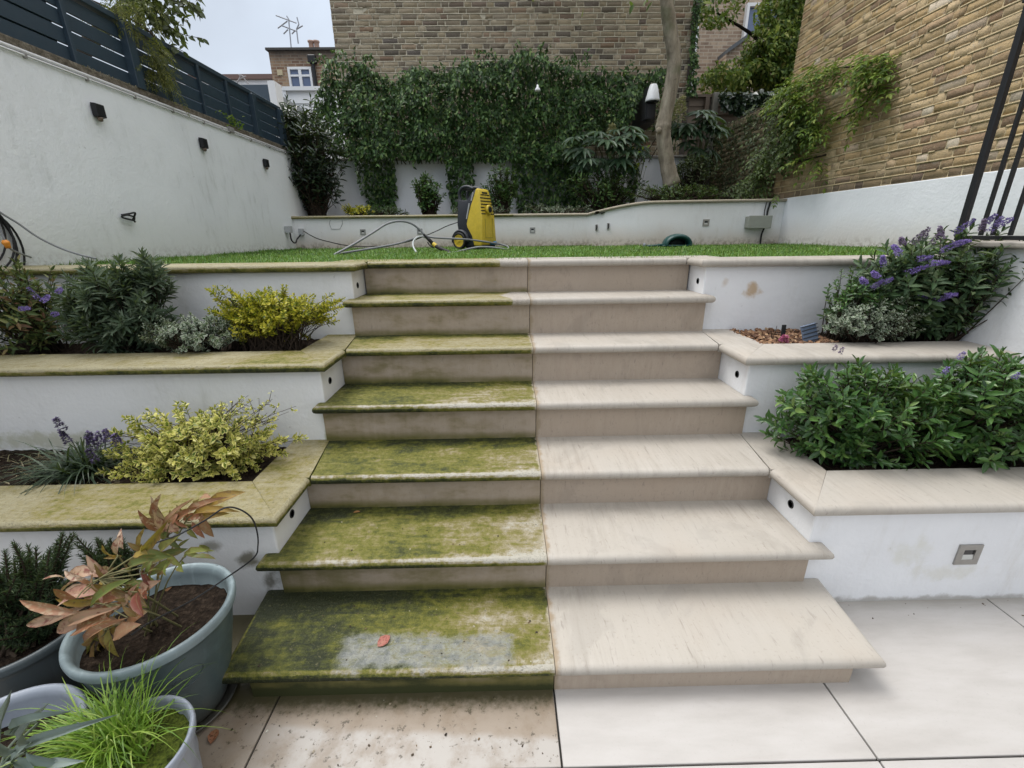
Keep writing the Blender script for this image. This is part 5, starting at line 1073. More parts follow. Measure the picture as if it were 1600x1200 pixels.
for px, py, L in ((98, 668, .05), (107, 688, .045), (140, 688, .05), (150, 698, .06), (158, 690, .05), (148, 716, .05), (170, 686, .05), (185, 690, .04)):
    p = at(px, py, y=.62); gf = spike(rg, p - A([0, 0, L * .4]), (rg.normal() * .2, -.1, 1), L * 1.3, .016, 150, .010); o = link_mesh('flower_spike', gf[0], gf[1], M_lil, t, False, gf[2])
    v, f = tube(smooth_path([p0, (p0 + p) / 2 + A([0, 0, .03]), p - A([0, 0, L * .4])], 5), .0016, 5); link_mesh('flower_stalk', v, f, M_gstem, t, True)
rg = R_(123); n = 260; P = np.stack([-2.6 + rg.random(n) * 1.0, .58 + rg.random(n) * .3, np.full(n, .45)], 1); D = rg.normal(size=(n, 3)); D[:, 2] = np.abs(D[:, 2]) * .5 + .2
g = blades(P, D, .06 + .10 * rg.random(n), .003, .8, 4); tag(link_mesh('dry_grass', g[0], g[1], M_dry, None, False, g[2], False, (-2.1, .7, .45)), 'dry straw lying in the lowest left bed', 'grass', None, 'stuff')

# ================================================================== pots at the bottom left
def glaze(name, col, wear=0.2):
    m = M(name); p = m.pos(); n = m.noise(p, 9, 5); n2 = m.noise(p, 55, 4, 0.7); run = m.noise(m.map(p, (28, 28, 3)), 1, 5, 0.65); x, y, z = m.xyz(p)
    c = m.mix(m.rng(n, 0.4, 0.7, 0, 0.5), col, tuple(v * .62 for v in col)); c = m.mix(m.rng(run, 0.52, 0.68, 0, 0.45), c, tuple(v * 1.45 for v in col)); c = m.mix(m.rng(n2, 0.66, 0.74, 0, wear * 2), c, (0.05, 0.045, 0.04))
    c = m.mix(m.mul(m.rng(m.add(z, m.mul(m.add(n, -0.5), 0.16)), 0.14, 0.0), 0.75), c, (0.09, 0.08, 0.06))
    return m.done(c, m.rng(n, 0.3, 0.7, 0.28, 0.5), m.bump(m.add(n2, run), 0.14, 0.003), 0, 0.5)
def pot(name, c, R, rb, H, lab, mat_, soil_z, soil_m, ribs=True, rim_m=None):
    t = thing(name, c, lab, 'pot'); w_ = .016
    prof = [(rb * .96, 0), (rb, .008)] + [(rb + (R * .93 - rb) * (k / 8) ** .8, H * .86 * k / 8) for k in range(1, 9)] + [(R * .95, H * .90), (R * 1.0, H * .925), (R * 1.012, H * .965), (R * 1.0, H * .992), (R * .975, H), (R * .94, H * .995), (R * .905, H * .97), (R * .885, H * .92), (R * .86, H * .7), (R * .70, soil_z - .05), (0, soil_z - .06)]
    if ribs: prof.insert(8, (rb + (R * .93 - rb) * .80 + .002, H * .66)); 
    part('body', lathe(prof[:-9], c, 72, 2, False, False), mat_, t, True); part('rim', lathe(prof[-10:], c, 72, 2, False, False), rim_m or mat_, t, True)
    rg = R_(int(R * 1000)); nn = 40; a = np.linspace(0, 6.283, nn, endpoint=False); V = [(c[0], c[1], c[2] + soil_z + .01)]; Fc = []
    for k in range(1, 9):
        for j in range(nn): rr = R * .89 * k / 8; V.append((c[0] + rr * math.cos(a[j]), c[1] + rr * math.sin(a[j]), c[2] + soil_z + rg.normal() * .004))
    for j in range(nn): Fc.append((0, 1 + j, 1 + (j + 1) % nn))
    for k in range(7):
        for j in range(nn): Fc.append((1 + k * nn + j, 1 + (k + 1) * nn + j, 1 + (k + 1) * nn + (j + 1) % nn, 1 + k * nn + (j + 1) % nn))
    part('soil', (A(V), Fc), soil_m, t, True); return t
M_potb = glaze('blue_grey_glaze', (0.078, 0.112, 0.118)); M_potl = glaze('pale_blue_glaze', (0.27, 0.30, 0.35), .3); M_potd = glaze('dark_glaze', (0.07, 0.085, 0.09))  # blue grey body glaze lowered in colour to carry the shade on the pot
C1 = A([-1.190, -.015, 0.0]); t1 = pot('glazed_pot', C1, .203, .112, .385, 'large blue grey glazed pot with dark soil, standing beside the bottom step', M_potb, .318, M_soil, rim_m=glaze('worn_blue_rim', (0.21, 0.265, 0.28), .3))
ang = np.linspace(0, 6.283, 40); e_a, e_z = math.radians(-42) + .30 * np.cos(ang), .25 + .036 * np.sin(ang)
rr = lambda z: .112 + (.203 * .93 - .112) * (z / (.385 * .86)) ** .8
pe = np.stack([C1[0] + (rr(e_z) + .001) * np.cos(e_a), C1[1] + (rr(e_z) + .001) * np.sin(e_a), e_z], 1); sc_ = [tube(pe, .0022, 6, False)]
for q in ([(-.6, -.3), (-.2, .4), (.2, -.2), (.6, .3)], [(-.5, .2), (0, -.5), (.5, .1)], [(-.1, .6), (0, 0), (.15, -.6)]):
    aa = math.radians(-42) + A([u for u, _ in q]) * .26; zz = .25 + A([w_ for _, w_ in q]) * .036; sc_.append(tube(smooth_path(np.stack([C1[0] + (rr(zz) + .001) * np.cos(aa), C1[1] + (rr(zz) + .001) * np.sin(aa), zz], 1), 5), .0018, 5))
part('oval_emblem', join(*sc_), plain('dark_relief', (0.075, 0.10, 0.105), 0.5), t1, True)
t_ = lathe([(.09, 0), (.135, .004), (.148, .020), (.144, .022), (.13, .010), (.09, .006)], (C1[0], C1[1], .001), 48, 2, True); tag(link_mesh('saucer', t_[0], t_[1], M_potd, None, True, None, True, C1), 'dark saucer under the large blue grey pot', 'saucer')
C2 = A([-1.035, -.335, 0.0]); m = M('pot_moss'); n = m.noise(m.pos(), 80, 5, .7); M_pmoss = m.done(m.ramp(n, [(.35, (.03, .035, .012)), (.5, (.09, .12, .02)), (.7, (.17, .20, .035))]), .9, m.bump(n, .8, .02), 0, .1)
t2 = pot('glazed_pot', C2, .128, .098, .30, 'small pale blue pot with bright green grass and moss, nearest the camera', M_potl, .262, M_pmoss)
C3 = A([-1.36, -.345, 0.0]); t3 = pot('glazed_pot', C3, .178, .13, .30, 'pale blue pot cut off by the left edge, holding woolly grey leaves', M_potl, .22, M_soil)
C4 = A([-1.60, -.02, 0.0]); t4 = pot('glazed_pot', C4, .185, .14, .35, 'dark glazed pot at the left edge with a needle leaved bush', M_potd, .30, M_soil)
# grass tuft
rg = R_(131); n = 640; B = C2 + A([-.035, .015, .262]); P = B + rg.normal(size=(n, 3)) * A([.026, .022, 0]); D = rg.normal(size=(n, 3)) * A([.50, .42, 0]); D[:, 0] -= .55; D[:, 1] += .0; D[:, 2] = .8 + .5 * rg.random(n)
g = blades(P, D, .20 + .22 * rg.random(n), .0032 + .0014 * rg.random(n), .48 + .50 * rg.random(n), 7)
t = thing('grass_tuft', B, 'bright green tuft of fine arching grass in the small pale blue pot', 'grass plant'); link_mesh('foliage', g[0], g[1], leaf_mat('bright_grass', [(0, (0.07, 0.15, 0.012)), (0.4, (0.14, 0.27, 0.025)), (0.8, (0.24, 0.38, 0.045)), (1, (0.38, 0.46, 0.12))], None, .45, .3), t, False, g[2])
# needle bushes behind
M_need = leaf_mat('needle_leaf', [(0, (0.020, 0.040, 0.020)), (0.5, (0.045, 0.080, 0.035)), (0.9, (0.085, 0.13, 0.055)), (1, (0.15, 0.19, 0.09))], None, .5, .12)
rg = R_(132); c, rad = ell(-60, 850, 128, 980, .0, .13); g, st, _, _ = shrub(rg, C4 + A([0, 0, .3]), c, rad, 150, .13, .020, .0026, .0055, .8, 'dia', 4, .6, .45, .3, .15, .04, .0, .3, .004)
bush('needle_bush', 'dark green needle leaved bush in the dark pot at the left edge', C4 + A([0, 0, .3]), g, st, M_need)
rg = R_(133); c, rad = ell(120, 828, 215, 905, .22, .06); g, st, _, _ = shrub(rg, (c[0] + .05, .24, .02), c, rad, 46, .10, .020, .0024, .0055, .8, 'dia', 4, .6, .4, .2, .15, .03, .0, .3, .004)
bush('needle_bush', 'feathery green needle leaved sprig behind the brown leaved plant, against the wall', (c[0] + .05, .24, .0), g, st, M_need)
# woolly grey leaves, bottom left
rg = R_(134); M_wool = leaf_mat('woolly_leaf', [(0, (0.13, 0.17, 0.15)), (0.6, (0.21, 0.26, 0.235)), (1, (0.31, 0.36, 0.33))], None, .8, .1, .2)
LV = [((62, 1150), (-5, 1200)), ((50, 1160), (34, 1115)), ((55, 1160), (130, 1130)), ((40, 1175), (100, 1200)), ((60, 1130), (5, 1140)), ((30, 1170), (-30, 1120)), ((70, 1190), (120, 1192)), ((20, 1190), (60, 1215)), ((30, 1150), (60, 1105))]
P = A([at(*a, y=-.40) for a, b in LV]); Q = A([at(*b, y=-.42 - .03 * (k % 3)) for k, (a, b) in enumerate(LV)]); D = Q - P; g = leaves(P, D, rg.normal(size=(len(P), 3)) * .3 + A([0, -.5, .9]), np.linalg.norm(D, axis=1) * .95, .019, 'long')
st = stems(np.tile(C3 + A([0, 0, .2]), (len(P), 1)), (P + C3 + A([0, 0, .22])) / 2 + A([0, 0, .03]), P, .004, .003)
bush('lambs_ear', 'woolly pale grey leaves in the pale blue pot at the bottom left corner', C3 + A([0, 0, .22]), g, st, M_wool, M_wool, 'plant')
# brown leaved peony in the large pot
rg = R_(135); S0 = C1 + A([-.01, .01, .318])
LP = [((135, 958), (-5, 938), 2, .032), ((140, 945), (0, 992), 3, .036), ((170, 935), (60, 945), 1, .03), ((205, 905), (110, 955), 0, .03), ((190, 948), (60, 985), 2, .034), ((200, 965), (88, 1022), 2, .03), ((140, 905), (82, 892), 3, .024), ((165, 898), (128, 868), 3, .03), ((172, 905), (141, 885), 4, .022),
      ((140, 908), (80, 917), 3, .022), ((130, 928), (82, 945), 3, .02), ((148, 945), (187, 930), 2, .03), ((190, 945), (150, 985), 2, .025), ((150, 1000), (148, 1062), 4, .028), ((160, 985), (120, 1040), 4, .034), ((170, 975), (178, 1040), 1, .032), ((205, 930), (160, 920), 4, .03), ((205, 925), (185, 955), 2, .022),
      ((185, 868), (148, 858), 1, .03), ((185, 868), (180, 835), 3, .034), ((255, 835), (290, 770), 2, .022), ((258, 830), (205, 800), 2, .03), ((262, 822), (230, 778), 3, .026), ((265, 825), (240, 850), 4, .03), ((275, 815), (300, 790), 2, .03), ((285, 812), (330, 802), 2, .03), ((290, 808), (345, 768), 2, .028), ((300, 805), (372, 790), 1, .030),
      ((280, 818), (255, 795), 4, .03), ((300, 815), (320, 845), 2, .022), ((225, 860), (195, 848), 4, .03), ((228, 858), (250, 830), 1, .028), ((250, 860), (275, 835), 0, .032), ((240, 875), (222, 905), 0, .024), ((205, 890), (225, 868), 0, .026), ((230, 895), (265, 885), 0, .03), ((245, 880), (225, 905), 4, .03), ((290, 870), (325, 852), 0, .024), ((290, 862), (318, 872), 0, .02),
      ((262, 852), (240, 880), 4, .03), ((200, 915), (225, 950), 4, .03), ((215, 925), (215, 965), 5, .03), ((205, 930), (208, 915), 3, .014), ((170, 965), (190, 978), 2, .024), ((165, 980), (178, 960), 4, .02), ((262, 838), (282, 862), 0, .022), ((255, 845), (262, 815), 0, .026), ((120, 935), (70, 920), 2, .022), ((165, 920), (190, 905), 0, .026), ((160, 918), (140, 935), 1, .022)]
cols = [[(0, (.07, .09, .02)), (.6, (.13, .16, .035)), (1, (.22, .22, .06))], [(0, (.20, .12, .02)), (.5, (.30, .19, .035)), (1, (.27, .22, .05))], [(0, (.20, .065, .035)), (.5, (.30, .135, .070)), (1, (.42, .26, .17))], [(0, (.38, .20, .14)), (.6, (.48, .32, .22)), (1, (.56, .43, .32))], [(0, (.10, .05, .02)), (.6, (.17, .095, .03)), (1, (.24, .15, .06))], [(0, (.10, .015, .012)), (1, (.18, .04, .025))]]
blo = [(.14, .11, .03), (.17, .10, .03), (.38, .26, .16), (.26, .10, .08), (.19, .13, .04), (.08, .02, .015)]
t = thing('potted_peony', S0, 'wilting plant with russet, yellow and brown leaves in the large blue grey pot', 'plant')
hubs = {}
for ci in range(6):
    sel = [q for q in LP if q[2] == ci]; P, Q, W = [], [], []
    for a, b, _, w_ in sel:
        yy = -.13 + .10 * math.sin(a[0] * .05) + (.10 if a[1] < 870 else -.05); P.append(at(*a, y=yy)); Q.append(at(*b, y=yy - .03 + rg.normal() * .025)); W.append(w_)
    P, Q = A(P), A(Q); D = Q - P; L = np.linalg.norm(D, axis=1) * .98; k_ = len(P)
    PP, DD, WW, LL = [P], [D * .9], list(np.minimum(A(W) * .80, L * .30)), [L * .9]
    for r_ in range(2):
        d_ = D * (.30 + .35 * rg.random((k_, 1))) + rg.normal(size=D.shape) * .022; PP.append(P + rg.normal(size=P.shape) * .018 + A([.004, .02, -.012])); DD.append(d_); l_ = np.linalg.norm(d_, axis=1); LL.append(l_); WW += list(l_ * (.26 + .12 * rg.random(k_)))
    P, D, W, L = np.concatenate(PP), np.concatenate(DD), WW, np.concatenate(LL)
    gl = leaves(P, D, rg.normal(size=(len(P), 3)) * .35 + A([.0, -.75, .75]), L, A(W), 'long')
    link_mesh('leaves', gl[0], gl[1], leaf_mat('peony_leaf', cols[ci], ((.16, .07, .035), .62, 1.25), .5, .2, .35, (blo[ci], 75)), t, False, gl[2]); hubs[ci] = P[:k_]
J = np.concatenate([hubs[k] for k in hubs]); H_ = A([at(*h, y=y) for h, y in (((165, 945), -.16), ((155, 905), -.14), ((260, 838), .02), ((290, 815), .03), ((240, 870), -.02), ((165, 985), -.18), ((205, 920), -.1), ((185, 868), -.05), ((290, 868), .0))])
k = np.argmin(np.linalg.norm(J[:, None] - H_[None], axis=2), axis=1); s1 = stems(H_[k], (H_[k] + J) / 2 + rg.normal(size=J.shape) * .006, J, .0022, .0014)
B = S0 + rg.normal(size=H_.shape) * A([.03, .03, 0]); s2 = stems(B, B * .4 + H_ * .6 + A([0, 0, .05]), H_, .0030, .0020); link_mesh('stems', np.concatenate([s1[0], s2[0]]), np.concatenate([s1[1], s2[1] + len(s1[0])]), plain('olive_stalk', (.16, .15, .06), .7, 0, .3, 60), t, True)
q = smooth_path([at(a, b, y=y) for a, b, y in ((205, 992, -.2), (235, 972, -.16), (300, 938, -.06), (352, 904, .02), (396, 872, .04), (403, 852, .04), (401, 828, .04), (392, 808, .03), (372, 795, .02), (350, 794, .0), (322, 812, -.02), (280, 835, -.05), (240, 850, -.09), (205, 872, -.12))], 8)
tg = tube(q, .0022, 6); tag(link_mesh('plant_support', tg[0], tg[1], M_black, None, True, None, False, q[0]), 'thin black bent wire plant support over the large blue grey pot', 'wire')
# fallen leaves
def fallen(px, py, z, L, W, az, col, lab, q=None):
    p = at(px, py, z=z); d = A([math.cos(az), math.sin(az), .12]); gl = leaves(p[None] + A([0, 0, .004]), d[None], A([[.1, -.1, 1.0]]), L, W, 'oval'); v = gl[0]; v[:, 2] = np.maximum(v[:, 2], z + .002)
    tag(link_mesh('fallen_leaf', v, gl[1], col, None, False, gl[2], False, p), lab, 'leaf', None)
M_lred = leaf_mat('red_leaf', [(0, (.33, .10, .075)), (1, (.40, .16, .12))], None, .5, .1, .3, ((.20, .05, .04), 200)); M_lbr = leaf_mat('brown_leaf', [(0, (.22, .09, .045)), (1, (.32, .15, .08))], None, .55, .1, .3, ((.10, .04, .02), 120))
fallen(590, 1012, .1233, .052, .036, .9, M_lred, 'reddish fallen leaf in the wet patch of the bottom step'); fallen(338, 1140, .0, .045, .030, -1.3, M_lbr, 'curled brown fallen leaf on the paving beside the small pot')
fallen(552, 802, .2964, .030, .013, .1, leaf_mat('orange_leaf', [(0, (.34, .16, .05)), (1, (.40, .2, .08))]), 'small orange fallen leaf at the back of the second step'); fallen(60, 557, .874, .03, .014, .4, leaf_mat('straw_leaf', [(0, (.42, .36, .16)), (1, (.5, .42, .2))]), 'pale curled fallen leaf on the middle left coping')

# ================================================================== back of the garden
rg = R_(141)
IV = [(505, 235), (498, 160), (510, 128), (530, 108), (565, 104), (592, 118), (620, 128), (650, 112), (690, 114), (720, 108), (770, 102), (800, 92), (830, 98), (860, 106), (905, 118), (945, 122), (985, 118), (1020, 112), (1046, 118), (1040, 140), (1000, 150), (985, 175), (975, 200), (940, 215), (900, 235), (880, 256), (780, 252), (640, 250), (560, 250)]
gI, P = creeper(rg, IV, 6.72, 19000, .066, .031, (.03, .48), 'lance', 2.3, 1.0, 'y', 4)
gT = [creeper(R_(142 + k), pl, 6.76, n, .075, .036, (.04, .26), 'lance', 2.2, .9, 'y', 9 + k)[0] for k, (pl, n) in enumerate((
    ([(560, 245), (618, 245), (624, 285), (618, 318), (604, 335), (582, 335), (570, 300), (562, 268)], 900), ([(698, 245), (738, 245), (742, 290), (732, 328), (710, 328), (700, 290)], 520),
    ([(798, 245), (905, 240), (920, 270), (915, 330), (810, 330), (802, 280)], 1700)))]
rg = R_(143); sh = []
for k in range(120):
    px = 505 + rg.random() * 475; p = at(px, 108 + 14 * math.sin(px * .021) + rg.normal() * 9 + (26 if 585 < px < 640 else 0), y=6.6); d = A([rg.normal() * .6, -.35, .5 + .5 * rg.random()]); d = d / np.linalg.norm(d); L_ = .10 + .22 * rg.random(); m_ = int(L_ / .022)
    tt_ = np.linspace(.0, 1, m_)[:, None]; Q = p + d * tt_ * L_ + A([0, -.02, -.10 * L_ / .2]) * tt_ ** 2; sh.append(leaves(Q, rg.normal(size=Q.shape) * .7 + A([0, -.3, -.4]), rg.normal(size=Q.shape) * .4 + A([0, -1, .5]), .06 * (.6 + .6 * rg.random(m_)), .028, 'lance'))
for k in range(150):
    p = at(515 + rg.random() * 480, 125 + rg.random() * 125, y=6.32 + rg.random() * .12); m_ = 9; d = A([rg.normal() * .5, -.45, -.35 + rg.normal() * .4]); tt_ = np.linspace(0, 1, m_)[:, None]; Q = p + d * tt_ * .2 + A([0, 0, -.08]) * tt_ ** 2
    sh.append(leaves(Q, rg.normal(size=Q.shape) * .6 + A([0, -.5, -.5]), rg.normal(size=Q.shape) * .4 + A([0, -.7, .8]), .072 * (.6 + .6 * rg.random(m_)), .032, 'lance'))
gU = creeper(R_(150), [(960, 135), (1050, 130), (1062, 200), (1000, 205), (955, 180)], 6.95, 700, .06, .03, (.03, .12), 'lance', 3, .8, 'y', 2)[0]
n = 70; x_ = np.linspace(-2.2, 2.2, n); B = np.stack([x_, np.full(n, 6.74), np.full(n, 2.5)], 1); E_ = B + R_(1).normal(size=(n, 3)) * A([.25, 0, .0]) + A([0, .0, .8]); st = stems(B, (B + E_) / 2, E_, .008, .004)
t = thing('ivy', (0, 6.7, 1.64), 'broad dark green ivy covering the rear wall and the foot of the brick gable', 'ivy'); g = cat(gI, gU, *gT, *sh); link_mesh('foliage', g[0], g[1], M_ivy, t, False, g[2]); link_mesh('stems', st[0], st[1], M_twig, t, True)
gD = creeper(R_(151), [(1070, 150), (1078, 60), (1082, 0), (1092, 0), (1088, 90), (1086, 150)], 6.93, 420, .06, .032, (.02, .12), 'lance', 3, .9, 'y', 2)[0]
tag(link_mesh('climbing_ivy', gD[0], gD[1], M_ivy, None, False, gD[2], False, (2.85, 6.9, 3.4)), 'narrow strip of ivy climbing the right corner of the brick gable', 'ivy')

def backbush(seed, box_, y, dep, ntip, L, W, gap, lab, ml, name='shrub', kind='oval', ang=1.0, up=.3, twig=.12, whorl=2, zb=1.64, base=None, curl=.3):
    rg = R_(seed); c, rad = ell(*box_, y, dep); b = base if base is not None else (c[0], y + .05, zb)
    g, st, T, td = shrub(rg, b, c, rad, ntip, twig, L, W, gap, ang, kind, whorl, up, .4, zb + .02, .22, .05, curl, .3, .006)
    return bush(name, lab, b, g, st, ml), T
backbush(161, (432, 168, 536, 330), 5.85, .36, 270, .105, .030, .034, 'tall dark laurel bush in the back left corner of the garden', M_laurel, 'laurel_bush', 'oval', 1.1, .1, .15)
backbush(162, (428, 158, 490, 235), 6.0, .3, 90, .095, .028, .034, 'pale glinting top of a laurel leaning on the end of the slatted fence', leaf_mat('glint_leaf', [(0, (.02, .04, .02)), (.6, (.05, .08, .05)), (1, (.16, .20, .15))], None, .28, .1, .6), 'laurel_bush', 'oval', 1.1, .1, .15)
backbush(163, (532, 318, 582, 338), 5.62, .12, 90, .030, .016, .012, 'low golden shrub behind the bed wall, right of the laurel', M_gold, 'golden_shrub', twig=.05, zb=1.63)
backbush(164, (645, 270, 690, 334), 6.15, .18, 150, .055, .027, .022, 'rounded glossy green shrub before the white rear wall, left of the washer', M_hebe, 'camellia', twig=.09)
backbush(165, (757, 252, 812, 334), 6.15, .2, 150, .055, .027, .022, 'upright glossy green shrub before the white rear wall, behind the washer', M_hebe, 'camellia', twig=.09)
backbush(166, (568, 322, 640, 338), 5.9, .15, 60, .05, .014, .016, 'low mixed leaves under the ivy in the back bed', M_bud, 'low_plant', twig=.06)
backbush(167, (812, 318, 925, 338), 5.75, .12, 130, .030, .014, .012, 'low pale edged ground cover along the back bed coping', M_silv, 'ground_cover', twig=.05, zb=1.62)
backbush(171, (705, 320, 800, 336), 5.8, .12, 80, .030, .014, .012, 'low pale ground cover behind the pressure washer', M_silv, 'ground_cover', twig=.05, zb=1.62)
backbush(168, (985, 284, 1135, 318), 5.45, .18, 260, .04, .017, .015, 'low bright green hedge at the foot of the tree trunk', leaf_mat('hedge_leaf', [(0, (.025, .055, .016)), (.5, (.055, .105, .026)), (.9, (.10, .16, .04)), (1, (.28, .32, .16))]), 'low_hedge', twig=.07, zb=1.76)
backbush(169, (1045, 235, 1120, 300), 6.2, .2, 110, .06, .026, .025, 'loose dark undergrowth right of the tree trunk', M_creep, 'undergrowth', twig=.1)
backbush(170, (885, 262, 1012, 330), 5.98, .2, 210, .07, .024, .03, 'dark leafy undergrowth below the big fingered leaves', M_ivy, 'undergrowth', twig=.1)
# palmate-leaved fatsias
def palmate(rg, P, D, N, L, lobes=7, W=.24):
    P, D = np.asarray(P, float), nrm(np.asarray(D, float)); X = nrm(np.cross(D, N)); out = []
    for k in range(lobes):
        a = (k - (lobes - 1) / 2) * math.radians(34); d = np.cos(a) * D + np.sin(a) * X; d[:, 2] -= .25; sc = 1 - .28 * abs(k - (lobes - 1) / 2) / ((lobes - 1) / 2)
        out.append(leaves(P, d + rg.normal(size=d.shape) * .05, N, L * sc, L * W * sc, 'oval'))
    return cat(*out)
def fatsia(seed, box_, y, n, L, lab, base):
    rg = R_(seed); c, rad = ell(*box_, y, .28); d = rvec(rg, n); d[:, 1] = -np.abs(d[:, 1]); P = c + d * rad * (0.55 + .45 * rg.random((n, 1))); D = d * A([1, .7, .2]) + A([0, -.35, -.35]); N = d * .4 + A([0, -.4, 1.0]) + rg.normal(size=(n, 3)) * .2
    g = palmate(rg, P, D, N, L * (0.75 + .5 * rg.random(n))); B = np.tile(A(base, float), (n, 1)); st = stems(B, c + (B - c) * .35 + rg.normal(size=(n, 3)) * .05, P, .006, .003)
    return bush('fatsia', lab, base, g, st, leaf_mat('fatsia_leaf', [(0, (.016, .042, .020)), (.5, (.032, .070, .034)), (1, (.075, .125, .065))], None, .42, .15, .4), M_gstem, 'plant')
p = at(955, 330, y=6.2); fatsia(172, (880, 195, 1025, 275), 6.15, 46, .24, 'large fatsia with blue green fingered leaves left of the tree trunk', (p[0], 6.3, 1.64))
p = at(1085, 300, y=6.6); fatsia(173, (1045, 170, 1128, 245), 6.5, 30, .26, 'broad blue green fingered leaves right of the tree trunk', (p[0], 6.6, 1.64))
rg = R_(174); P = np.concatenate([at(cx, cy, y=5.95) + rg.normal(size=(26, 3)) * A([.07, .05, .035]) for cx, cy in ((998, 237), (996, 258))]); gl = leaves(P, rg.normal(size=P.shape) * .6 + A([0, -.6, -.1]), rg.normal(size=P.shape) * .3 + A([0, -.3, 1]), .055, .024, 'oval')
s = stems(np.tile(A([P[0, 0], 6.2, 1.65]), (len(P), 1)), P + A([0, .15, -.2]), P, .004, .002)
bush('lime_plant', 'small bright lime green leaf clusters before the fatsia', (P[0, 0], 6.2, 1.65), gl, s, leaf_mat('lime_leaf', [(0, (.18, .30, .02)), (1, (.42, .52, .05))]), M_gstem, 'plant')
for k, (px, py, sz, lab) in enumerate(((1061, 172, .20, 'creamy upright flower head right of the tree trunk'), (955, 206, .12, 'small creamy flower head above the fatsia left of the tree trunk'))):
    p = at(px, py, y=6.3); gf = spike(rg, p - A([0, 0, sz * .75]), (.05, -.1, 1), sz * 1.5, sz * .75, 260, .045); tt = thing('flower_head', p, lab, 'flower'); link_mesh('florets', gf[0], gf[1], leaf_mat('cream_floret', [(0, (.30, .30, .16)), (.6, (.48, .45, .27)), (1, (.58, .52, .36))]), tt, False, gf[2]); v, f = tube([p - A([0, -.1, 1.1]), p - A([0, 0, sz * .7])], .008, 6); link_mesh('stalk', v, f, M_gstem, tt, True)
# tree with a bare trunk
q = smooth_path([at(1050, 290, y=5.75), at(1043, 258, y=5.75), at(1038, 225, y=5.75), at(1036, 203, y=5.74), at(1039, 182, y=5.74), at(1050, 130, y=5.72), at(1053, 90, y=5.7), at(1047, 45, y=5.66), at(1042, 0, y=5.6), at(1040, -60, y=5.55), at(1046, -160, y=5.5)], 6)
rr_ = np.interp(np.arange(len(q)), [0, 6, 17, 20, 24, 40, 60], [.135, .118, .112, .122, .108, .100, .085]); rr_ = rr_ * .86 * (1 + .03 * np.sin(np.arange(len(q)) * 1.7))
t = thing('garden_tree', q[0], 'slender tree with a smooth grey brown leaning trunk in the back right bed', 'tree')
m = M('grey_bark'); p_ = m.pos(); n1 = m.noise(m.map(p_, (8, 8, 2.2)), 1.6, 6, .65); n2 = m.noise(m.map(p_, (18, 18, 40)), 1, 4); cb = m.ramp(n1, [(.3, (.14, .12, .09)), (.5, (.25, .215, .165)), (.68, (.36, .32, .25))]); cb = m.mix(m.rng(n2, .6, .75, 0, .5), cb, (.07, .055, .04)); cb = m.mix(m.rng(m.noise(p_, 3, 4), .5, .65, 0, .5), cb, (.11, .13, .065)); M_barkg = m.done(cb, .85, m.bump(m.add(n1, m.mul(n2, .5)), .6, .015), 0, .2)
limbs = [tube(q, rr_, 20)]
top = q[-1]; rg = R_(175); ends = []
for k in range(9):
    b = q[-1 - (k % 4) * 3]; a = k * .72 + .3; e = b + A([math.cos(a) * (1.0 + rg.random()), math.sin(a) * .9 + .2, 1.0 + rg.random() * .9]); limbs.append(tube(smooth_path([b, b * .6 + e * .4 + A([0, 0, .25]), e], 6), np.linspace(.045, .012, 13), 8)); ends.append(e)
kn = lathe([(0, -.035), (.03, -.028), (.042, 0), (.03, .028), (0, .035)], at(1029, 204, y=5.64), 14, 0)
part('trunk', join(*limbs, kn), M_barkg, t, True)
P = np.concatenate([e + rg.normal(size=(150, 3)) * A([.45, .4, .3]) for e in ends]); P = np.concatenate([P, A([at(px, py, y=5.5) for px, py in ((990, 6), (1005, 10), (1012, 4), (1098, 4), (1108, 8), (985, 2), (1020, 2))])]); gl = leaves(P, rg.normal(size=P.shape) * .6 + A([0, -.2, -.6]), rg.normal(size=P.shape) * .4 + A([0, 0, 1]), .12, .05, 'oval'); link_mesh('crown', gl[0], gl[1], M_tree, t, False, gl[2])

# creeper on the right walls
rg = R_(181); pl = [(1075, 300), (1112, 215), (1140, 195), (1180, 170), (1208, 150), (1228, 170), (1222, 240), (1200, 300), (1150, 306), (1100, 306)]
gc, _ = creeper(rg, pl, 3.59, 2600, .050, .026, (.01, .16), 'dia', 2.4, .7, 'x', 8); t = thing('wall_creeper', at(1120, 290, x=3.55), 'thin grey green creeper spread over the lower garden wall', 'climber')
link_mesh('foliage', gc[0], gc[1], M_creep, t, False, gc[2])
def polypts(rg, pts, n, x, jit):
    pts = A(pts, float); k = rg.integers(0, len(pts) - 1, n); f = rg.random(n)[:, None]; q = pts[k] * (1 - f) + pts[k + 1] * f + rg.normal(size=(n, 2)) * A(jit); return A([at(a, b, x=x) for a, b in q])
rg = R_(182); P = np.concatenate([polypts(rg, [(1222, 150), (1250, 128), (1290, 112), (1325, 105), (1360, 98), (1382, 92)], 95, 3.48, (7, 5)), polypts(rg, [(1225, 150), (1255, 138), (1285, 125)], 60, 3.40, (12, 10)), polypts(rg, [(1235, 160), (1260, 165), (1275, 150)], 40, 3.42, (12, 10)),
    polypts(rg, [(1383, 92), (1376, 115), (1368, 140), (1350, 165), (1330, 172)], 45, 3.51, (4, 5)), polypts(rg, [(1300, 188), (1285, 195), (1270, 200)], 26, 3.46, (6, 5)), polypts(rg, [(1290, 242), (1275, 248), (1260, 250)], 16, 3.5, (4, 3))])
n = len(P); D = rg.normal(size=(n, 3)) * .5 + A([-.5, -.35, -.35]); g1 = pinnate(rg, P, D, A([-.4, -.1, 1.0]) + rg.normal(size=(n, 3)) * .2, .17 + .09 * rg.random(n), 5, .30, .12)
